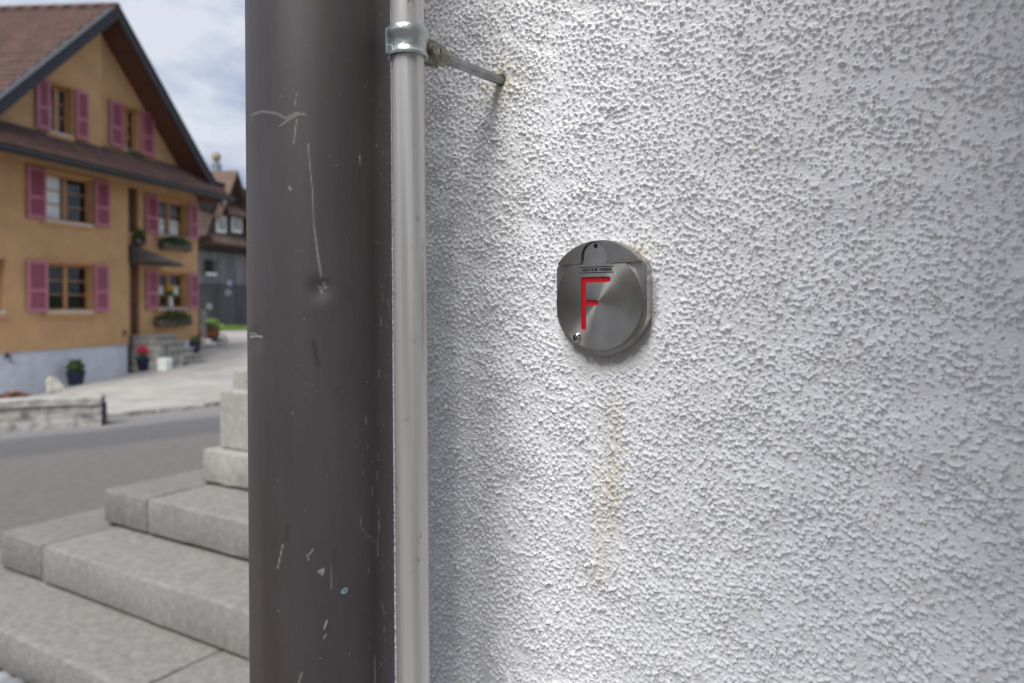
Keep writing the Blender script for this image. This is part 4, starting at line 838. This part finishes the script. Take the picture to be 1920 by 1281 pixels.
# ------------------------------------------------------------------ window boxes
def flower_box(px0, px1, py, o, label, leafm, seed, extra=None, drop=0.10, hgt=0.16):
    s0, z = fs(px0, py, o); s1, _ = fs(px1, py, o); c_ = HN*(-HD+o+0.12)+HU*((s0+s1)/2)+UP*z; L2 = (s1-s0)/2
    t_ = empty('flower_box', c_, HROT); tag(t_, label, 'flower box', 'flower boxes on the ochre house')
    bm = bmesh.new(); box(bm, (-0.10, -L2, 0), (0.10, L2, hgt)); obj('box', bm, M_planter, t_, bevel=0.01)
    for q in (-L2+.1, L2-.13):
        bm = bmesh.new(); box(bm, (-0.12, q, -0.03), (0.08, q+.03, -0.001)); obj('bracket', bm, M_gutter, t_)
    leaves('plants', (0.03, 0, hgt+0.03), (0.14, L2*1.0, 0.13+drop*0.4), int(700*L2+200), 0.05, leafm, t_, seed=seed)
    if extra: leaves('blossom', (0.09, 0, hgt+0.06), (0.08, L2*0.9, 0.10), 60, 0.035, extra, t_, seed=seed+1)
    return t_
flower_box(230, 259, 306, REC, 'small dark flower box below the right gable window', M_leaf3, 1, hgt=0.2)
flower_box(296, 350, 466, REC, 'leafy flower box under the upper window right of the downpipe', M_leaf, 2, hgt=0.2)
flower_box(287, 351, 611, REC, 'trailing dark flower box under the ground floor window right of the door', M_leaf, 3, M_terra, drop=0.3, hgt=0.17)
flower_box(246, 264, 458, REC, 'short green flower box above the door canopy', M_leaf, 4, hgt=0.2)
# vase of yellow flowers on the ground floor sill
w_ = win['R2']; sp = (w_['op'][0]+w_['op'][1])/2; vz0 = w_['z0']+0.034
vase = empty('flower_vase', HN*(-HD+REC-0.06)+HU*sp+UP*vz0, HROT); tag(vase, 'white vase of yellow flowers on the window sill beside the door', 'vase')
bm = bmesh.new(); rg = lathe(bm, [(0.04, 0), (0.065, 0.08), (0.06, 0.2), (0.035, 0.32), (0.045, 0.38)], 16); cap(bm, list(reversed(rg[0]))); obj('vase_body', bm, M_whitepaint, vase, smooth='all')
leaves('stems', (0, 0, 0.46), (0.05, 0.10, 0.12), 60, 0.06, M_leaf, vase, seed=5); leaves('blossom', (0, 0, 0.60), (0.06, 0.20, 0.10), 90, 0.05, M_yellow, vase, seed=6)

# ------------------------------------------------------------------ entrance steps
sp0 = ground_at(312, 690, LIFT)
st = empty('entrance_steps', (0, 0, 0), HROT); tag(st, 'grey stone steps leading up to the door of the ochre house', 'steps')
sA = dr[0]-0.1; zdoor = dz0
gz_ = h1(*(hw(dr[1]+2.0, 0.6, 0)).xy)+LIFT; nst = max(3, round((zdoor-gz_)/0.17)); rise_ = (zdoor-gz_)/nst; print('entrance', nst, rise_)
st.location = HN*(-HD)+HU*sA+UP*(gz_-0.15)
smax = fs(377, 690, 1.0)[0]-sA; print('smax', smax)
for i in range(nst):
    zt_ = zdoor-0.01-i*rise_; L2 = 0.9+(smax-0.9)*i/(nst-1); wd = 0.95+0.14*i; wd_l = wd; zb_ = -0.1
    s_a = max(0.02, (i-1)*0.30+0.02); zt2 = zt_-(gz_-0.15)
    bm = bmesh.new(); box(bm, (REC+0.005, s_a, zb_), (REC+wd-0.05, L2-0.05, zt2-0.062), None, 0.006); o = obj('step', bm, M_stone, st, bevel=0.01)
    bm = bmesh.new(); box(bm, (REC+0.006, s_a-0.015, zt2-0.06), (REC+wd, L2, zt2), None, 0.006); obj('tread', bm, M_granite2, o, bevel=0.012)
wb = hp(309, 694, 1.0); wb.z = h1(wb.x, wb.y)+LIFT; bm = bmesh.new(); box(bm, (-0.14, -0.14, -0.05), (0.14, 0.14, 0.33), None, 0.01); o = obj('stone_block', bm, M_whitepaint, None, loc=wb, bevel=0.03); o.rotation_euler = (0, 0, HROT); tag(o, 'small white stone block at the foot of the entrance steps', 'stone block')

# ------------------------------------------------------------------ pots and odd things by the house
def pot(px, py, wpx, hpx, m, label, nm='flower_pot', off=0.35):
    p_ = hp(px, py, off); p_.z = h1(p_.x, p_.y)+LIFT; sc_ = p_.y/FOC; r = wpx*sc_/2; hh_ = hpx*sc_
    t_ = empty(nm, p_); tag(t_, label, 'flower pot', 'pots by the ochre house')
    bm = bmesh.new(); rg = lathe(bm, [(r*0.02, 0), (r*0.68, 0), (r*0.72, hh_*0.05), (r*0.94, hh_*0.8), (r, hh_*0.86), (r*1.02, hh_), (r*0.92, hh_), (r*0.86, hh_*0.85)], 24); obj('pot', bm, m, t_, smooth=True)
    bm = bmesh.new(); cyl(bm, (0, 0, hh_*0.80), (0, 0, hh_*0.9), r*0.9); obj('soil', bm, M_soil, t_)
    return t_, r, hh_
t_, r, hh_ = pot(142, 721, 34, 26, M_blue, 'dark blue pot with a clipped round green shrub by the white plinth', off=0.35); leaves('shrub', (0, 0, hh_+r*0.45), (r*0.92, r*0.92, r*0.80), 1500, r*0.13, M_leaf, t_, seed=11)
t_, r, hh_ = pot(272, 692, 31, 24, M_blue, 'dark blue pot with pink flowers at the corner of the plinth', off=0.25); leaves('stems', (0, 0, hh_+r*0.3), (r*0.7, r*0.7, r*0.5), 400, r*0.16, M_leaf3, t_, seed=12)
for k_, (a, b) in enumerate(((-0.45, 0.95), (0.5, 0.85), (0.0, 0.8), (-0.1, 1.15))): leaves('blossom', (a*r, -0.3*r, hh_+b*r), (r*0.36, r*0.36, r*0.33), 160, r*0.13, M_flower, t_, seed=13+k_)
POTZ = zdoor-0.01-(nst-1)*rise_; t_, r, hh_ = pot(366, 671, 23, 20, M_blue, 'dark blue pot with a low green plant on the lowest entrance step', off=REC+wd_l-0.22); t_.location.z = POTZ; leaves('shrub', (0, 0, hh_+r*0.35), (r*0.85, r*0.85, r*0.6), 600, r*0.16, M_leaf, t_, seed=17)
t_, r, hh_ = pot(402, 639, 16, 17, M_blue2, 'cobalt blue pot with a bright green bush beside the grey barn', off=-2.5); leaves('shrub', (-r*0.6, 0, hh_+r*1.3), (r*2.2, r*2.2, r*1.7), 1500, r*0.22, M_leaf2, t_, seed=18)
# wooden wheelbarrow beside it
p_ = hp(392, 655, -1.2); p_.z = h1(p_.x, p_.y)+LIFT; wb = empty('wheelbarrow', p_, R(20)); tag(wb, 'old brown wooden wheelbarrow planter beside the bright green bush', 'wheelbarrow')
bm = bmesh.new(); box(bm, (-0.30, -0.25, 0.30), (0.30, 0.25, 0.34)); box(bm, (-0.34, -0.27, 0.34), (-0.30, 0.27, 0.62)); box(bm, (0.30, -0.27, 0.34), (0.34, 0.27, 0.62)); box(bm, (-0.30, -0.27, 0.341), (0.30, -0.24, 0.6)); box(bm, (-0.30, 0.24, 0.341), (0.30, 0.27, 0.6)); obj('tray', bm, M_terra, wb)
bm = bmesh.new(); lathe(bm, [(0.16, -0.025), (0.20, -0.025), (0.20, 0.025), (0.16, 0.025), (0.16, -0.025)], 20, Matrix.Translation((0.42, 0, 0.2)) @ Matrix.Rotation(R(90), 4, 'X')); 
for a in range(4): cyl(bm, (0.42+0.17*math.cos(a*math.pi/4), 0, 0.2+0.17*math.sin(a*math.pi/4)), (0.42-0.17*math.cos(a*math.pi/4), 0, 0.2-0.17*math.sin(a*math.pi/4)), 0.014, seg=6)
obj('wheel', bm, M_door, wb)
for sg in (-1, 1):
    bm = bmesh.new(); cyl(bm, (0.46, sg*0.05, 0.2), (-0.85, sg*0.28, 0.42), 0.022, seg=8); obj('handle', bm, M_door, wb)
    bm = bmesh.new(); cyl(bm, (-0.25, sg*0.2, 0.34), (-0.30, sg*0.22, 0.0), 0.022, seg=8); obj('leg', bm, M_door, wb)
leaves('plants', (0, 0, 0.66), (0.3, 0.24, 0.18), 300, 0.06, M_leaf3, wb, seed=19)
# pale leaning stone
p_ = ground_at(104, 736, LIFT); bm = bmesh.new(); M_ls = mat('pale_leaning_stone', (0.42, 0.40, 0.34), 0.9, 0.25, 7, 0.4, 40)
ol = [(-.16, 0), (.2, 0), (.19, .12), (.06, .33), (-.06, .38), (-.17, .3)]; poly_prism(bm, ol, -0.06, 0.06); o = obj('leaning_stone', bm, M_ls, None, loc=p_, bevel=0.015); o.rotation_euler = (R(76), 0, R(60)); tag(o, 'pale flat stone leaning on the white plinth left of the round shrub pot', 'stone')
# rust-brown bowl plant behind the trough
p_ = ground_at(22, 757, LIFT); t_ = empty('planter_bowl', p_); tag(t_, 'low terracotta bowl of rust brown plants behind the stone trough', 'planter')
bm = bmesh.new(); rg = lathe(bm, [(0.02, 0), (0.18, 0), (0.26, 0.10), (0.28, 0.13), (0.25, 0.13)], 20); obj('bowl', bm, M_terra, t_, smooth=True); leaves('plants', (0, 0, 0.13), (0.27, 0.27, 0.10), 600, 0.04, mat('rust_leaf', (0.15, 0.06, 0.035), 0.8, 0.4, 10), t_, seed=20)
# long stone trough by the kerb
g0 = ground_at(-60, 806, LIFT); g1 = ground_at(190, 789, LIFT); ax = (g1-g0); ln = ax.xy.length; az = math.atan2(ax.y, ax.x)
tr_o = empty('stone_trough', (g1.x, g1.y, min(g0.z, g1.z)-0.02), az); tag(tr_o, 'long weathered concrete trough with dark moss stains along the kerb', 'trough')
def rough_box(bm, lo, hi, n=(24, 4, 5), amp=0.012):
    bmesh.ops.create_grid(bm, x_segments=1, y_segments=1, size=0.0) if False else None
    vs2 = box(bm, lo, hi); bmesh.ops.subdivide_edges(bm, edges=list(bm.edges), cuts=9, use_grid_fill=True)
    for v in bm.verts: v.co += Vector((random.gauss(0, amp*.4), random.gauss(0, amp*.5), random.gauss(0, amp*.6)+amp*0.5*math.sin(v.co.x*5+v.co.y*3)))
TH_ = 0.38
bm = bmesh.new(); rough_box(bm, (-ln, 0, -0.08), (0, 0.42, TH_-0.09)); obj('trough_body', bm, M_stone, tr_o, smooth=True)
bm = bmesh.new(); rough_box(bm, (-ln-0.02, -0.035, TH_-0.095), (-0.0, 0.45, TH_), amp=0.006); obj('cap_slab', bm, mat('pale_cap_stone', (0.38, 0.37, 0.345), 0.9, 0.25, 6, 0.4, 40, col2=(0.17, 0.165, 0.145)), tr_o, smooth=True)
bm = bmesh.new(); box(bm, (0.004, 0.02, -0.03), (0.045, 0.30, TH_-0.10), None, 0.012); obj('end_stone', bm, M_joint, tr_o, bevel=0.01)

# ------------------------------------------------------------------ dark timber barn beyond
BD = 22.6
def bf(px, py, o=0.0): return fs(px, py, o, BD)
bS0 = bf(420, 600)[0]; bZ0 = bf(430, 619)[1]
barn = empty('timber_barn', HN*(-BD)+HU*bS0+UP*bZ0, HROT); tag(barn, 'dark timber barn with grey board ground floor, white windows and brown roof', 'barn')
def bbox(bm, s0, s1, o0, o1, z0, z1): box(bm, (o0, s0-bS0, z0-bZ0), (o1, s1-bS0, z1-bZ0))
def BP(s, o, z): return Vector((o, s-bS0, z-bZ0))
sl = bf(372, 550)[0]-2.0; sr = bf(540, 550)[0]; zg1 = bf(420, 474)[1]; zmid = bf(420, 533)[1]
bw = (bf(386, 500)[0], bf(401, 500)[0], bf(393, 516)[1], bf(393, 487)[1])
bm = bmesh.new(); bbox(bm, sl, sr, -6, -0.06, bZ0-0.6, zg1+0.02); obj('ground_floor_wall', bm, M_greywood2, barn)
s_ = sl; pid = 0; pm_ = []
while s_ < sr:
    wd = 0.24 if pid % 3 else 0.30; lo_, hi_ = s_, min(s_+wd-0.012, sr)
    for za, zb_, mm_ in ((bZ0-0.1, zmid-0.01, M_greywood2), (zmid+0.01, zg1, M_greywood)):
        parts_ = [(za, zb_)]
        if hi_ > bw[0] and lo_ < bw[1] and za > zmid: parts_ = [(za, bw[2]), (bw[3], zb_)]
        for a, b in parts_:
            if b-a > 0.03: bm = bmesh.new(); bbox(bm, lo_, hi_, -0.055, -0.015-random.uniform(0, .012), a, b); obj('plank', bm, mm_, barn)
    s_ += wd; pid += 1
bm = bmesh.new(); bbox(bm, bw[0], bw[1], -0.058, -0.05, bw[2], bw[3]); o = obj('window', bm, M_inside, barn); bm = bmesh.new(); bbox(bm, bw[0]-.08, bw[1]+.12, -0.01, 0.09, bw[2]-0.02, bw[2]+0.12); obj('sill', bm, M_whitepaint, o)
z2 = bf(420, 386)[1]; J = 0.5
bm = bmesh.new(); bbox(bm, sl, sr, -6, J, zg1+0.05, z2+1.0); obj('upper_wall', bm, M_barnwood, barn)
for (a, b) in ((405, 423), (433, 452)):
    s0, z1 = bf(a, 404, J); s1, z0 = bf(b, 438, J); bm = bmesh.new(); bbox(bm, s0, s1, J+.004, J+0.05, z0, z1); o = obj('window', bm, M_whitepaint, barn)
    for (u0, u1) in ((0.14, 0.46), (0.54, 0.86)):
        bm = bmesh.new(); bbox(bm, s0+(s1-s0)*u0, s0+(s1-s0)*u1, J+.051, J+0.056, z0+0.14, z1-0.1); obj('pane', bm, mat('curtained_pane', (0.20, 0.24, 0.22), 0.15, 0.3, 6), o)
def bledge(py0, py1, o0, o1, nm, sA_, sB_):
    za, zb_ = bf(430, py0, o0)[1], bf(430, py1, o1)[1]; bm = bmesh.new(); pf = [(o0, za), (o1, zb_), (o1, zb_-0.08), (o0, zb_-0.12)]
    ea = [bm.verts.new(BP(sA_, o, z)) for o, z in pf]; eb = [bm.verts.new(BP(sB_, o, z)) for o, z in pf]; bm.faces.new(ea); bm.faces.new(eb)
    for i in range(4): bm.faces.new((ea[i], ea[(i+1) % 4], eb[(i+1) % 4], eb[i]))
    obj(nm, bm, M_barnroof, barn)
bledge(441, 456, J+.002, J+0.5, 'lower_pent_roof', bf(383, 450, J)[0], sr); bledge(384, 398, J+.002, J+0.45, 'upper_pent_roof', bf(417, 390, J)[0], sr)
apx, apz = bf(446, 319, J+0.4); fx_, fz_ = bf(419, 392, J+0.4); sk = (apz-fz_)/(apx-fx_); print('barn apex', apx, apz, fx_, fz_, sk)
bm = bmesh.new()
for sg in (-1, 1):
    s_e = apx+sg*(apx-fx_)*1.15; ze = apz-(apx-fx_)*1.15*sk
    pts = [(apx, J+.4, apz), (s_e, J+.4, ze), (s_e, -5.5, ze), (apx, -5.5, apz)]; va = [bm.verts.new(BP(*q)) for q in pts]; vb_ = [bm.verts.new(BP(q[0], q[1], q[2]-0.18)) for q in pts]; bm.faces.new(va); bm.faces.new(vb_)
    for i in range(4): bm.faces.new((va[i], va[(i+1) % 4], vb_[(i+1) % 4], vb_[i]))
bro = obj('roof', bm, M_barnroof, barn)
bm = bmesh.new(); va = [bm.verts.new(BP(s, J-.02, z)) for s, z in ((apx, apz-.2), (apx-(apx-fx_)*1.0, apz-.2-(apx-fx_)*sk), (apx+(apx-fx_)*1.0, apz-.2-(apx-fx_)*sk))]; bm.faces.new(va); obj('gable', bm, M_barnwood, barn)
cs, cz = bf(409, 336, -2.6); cs2, cz2 = bf(409, 307, -2.6)
bm = bmesh.new(); box(bm, (-2.90, cs-bS0-.17, cz-bZ0-1.6), (-2.50, cs-bS0+.17, cz2-bZ0)); ch = obj('chimney', bm, M_zinc, bro); ztp = cz2-bZ0
bm = bmesh.new(); cyl(bm, (-2.7, cs-bS0, ztp), (-2.7, cs-bS0, ztp+0.2), 0.14, 0.14, 12); rg = lathe(bm, [(0.14, ztp+.2), (0.22, ztp+.24), (0.24, ztp+.42), (0.13, ztp+.6), (0.0, ztp+.64)], 14, Matrix.Translation((-2.7, cs-bS0, 0))); obj('chimney_cap', bm, M_brass, ch, smooth=True)
# lean-to roof at its left end
bm = bmesh.new(); q0 = bf(366, 392, 0.6); q1 = bf(399, 404, 0.6); q2 = bf(388, 438, 1.2); q3 = bf(366, 446, 1.2)
va = [bm.verts.new(BP(q[0], o_, q[1])) for q, o_ in ((q0, .6), (q1, .6), (q2, 1.2), (q3, 1.2))]; vb_ = [bm.verts.new(v.co+Vector((-.05, 0, -0.12))) for v in va]; bm.faces.new(va); bm.faces.new(vb_)
for i in range(4): bm.faces.new((va[i], va[(i+1) % 4], vb_[(i+1) % 4], vb_[i]))
obj('lean_to_roof', bm, M_barnroof, barn)
def orn(px, py, rpx, label, ring_, m, fl=1.0):
    s_, z_ = bf(px, py); r = rpx*bf(px, py)[0]*0+rpx*36/FOC; bm = bmesh.new(); Mo = Matrix.Rotation(R(90), 4, 'Y') @ Matrix.Diagonal((fl, 1, 1, 1))
    if ring_: lathe(bm, [(r, 0.0), (r*0.92, 0.03), (r*0.7, 0.03), (r*0.62, 0.0), (r, 0.0)], 24, Mo)
    else: rg = lathe(bm, [(r, 0.0), (r*0.95, 0.025), (r*0.5, 0.045), (0.001, 0.05)], 24, Mo); cap(bm, rg[0])
    o = obj('wall_ornament', bm, m, None, smooth=True); o.location = HN*(-BD-0.012)+HU*s_+UP*z_; o.rotation_euler = (0, 0, HROT); tag(o, label, 'ornament')
orn(430, 531, 7, 'lilac round plate hung on the grey barn boards', False, M_glaze_lilac, 0.8); orn(428, 549, 8, 'white oval ornament hung below the lilac plate', True, M_whitepaint, 0.6)
orn(393, 575, 6.5, 'white ring ornament hung below the barn window', True, M_whitepaint, 0.8)
# lattice post at the house corner
p_ = hp(381, 640, -1.0); p_.z = h1(p_.x, p_.y)+LIFT; t_ = empty('trellis', p_, HROT+R(60)); tag(t_, 'weathered grey wooden trellis leaning at the right end of the ochre house', 'trellis')
hT = p_.y/FOC*70
for q in range(3):
    bm = bmesh.new(); box(bm, (-0.015, -0.17+q*0.16, 0), (0.015, -0.14+q*0.16, hT)); obj('upright', bm, M_sill, t_)
for q in range(5):
    bm = bmesh.new(); box(bm, (0.016, -0.19, 0.2+q*hT/5.5), (0.035, 0.20, 0.235+q*hT/5.5)); obj('rail', bm, M_sill, t_)
# strip of grass at the foot of the barn
gv = []; g = np.random.default_rng(3)
for k_ in range(5000):
    s_ = sl+1.5+(sr-sl-1.5)*g.random(); o_ = 0.05+0.55*g.random()**1.5; w_ = HN*(-BD+o_)+HU*s_; z = h1(w_.x, w_.y)+LIFT; hh_ = 0.10+0.22*g.random(); a = g.random()*6.28; d = Vector((math.cos(a), math.sin(a), 0))*0.02; tip = w_+UP*(z+hh_)+d*random.uniform(-4, 4)
    gv += [w_+UP*(z-.02)-d, w_+UP*(z-.02)+d, tip]
o = mesh_np('grass', np.array([tuple(v) for v in gv]), np.arange(len(gv)).reshape(-1, 3), M_leaf2, None, False); tag(o, 'strip of bright grass at the foot of the grey barn wall', 'grass', kind='stuff')

# ------------------------------------------------------------------ added timber house, unseen behind the viewer, for the steel to reflect
c_ = WN*11.5+WT*1.0; azw = math.atan2(WT.y, WT.x)
oh = empty('added_timber_house', (c_.x, c_.y, h1(c_.x, c_.y)), azw); tag(oh, 'added unseen brown timber house with a tiled roof opposite the white wall, for reflections', 'house')
bm = bmesh.new(); box(bm, (-8, -7, -0.5), (7, 0, 3.7)); obj('wall', bm, M_barnwood, oh)
bm = bmesh.new(); va = [bm.verts.new(q) for q in ((-8.8, 0.8, 3.4), (7.8, 0.8, 3.4), (7.8, -3.5, 5.9), (-8.8, -3.5, 5.9))]; vb_ = [bm.verts.new(q) for q in ((-8.8, -7.8, 3.4), (7.8, -7.8, 3.4))]; bm.faces.new(va); bm.faces.new((va[3], va[2], vb_[1], vb_[0])); bm.faces.new((va[0], va[3], vb_[0])); bm.faces.new((va[1], vb_[1], va[2])); obj('roof', bm, M_tile, oh)
for k in range(5):
    for zz_ in (0.9,):
        bm = bmesh.new(); box(bm, (-6.6+k*2.8, 0.004, zz_), (-5.7+k*2.8, 0.06, zz_+1.15)); o = obj('window', bm, M_whitepaint, oh)
        bm = bmesh.new(); box(bm, (-6.5+k*2.8, 0.061, zz_+0.1), (-5.8+k*2.8, 0.066, zz_+1.05)); obj('pane', bm, M_inside, o)
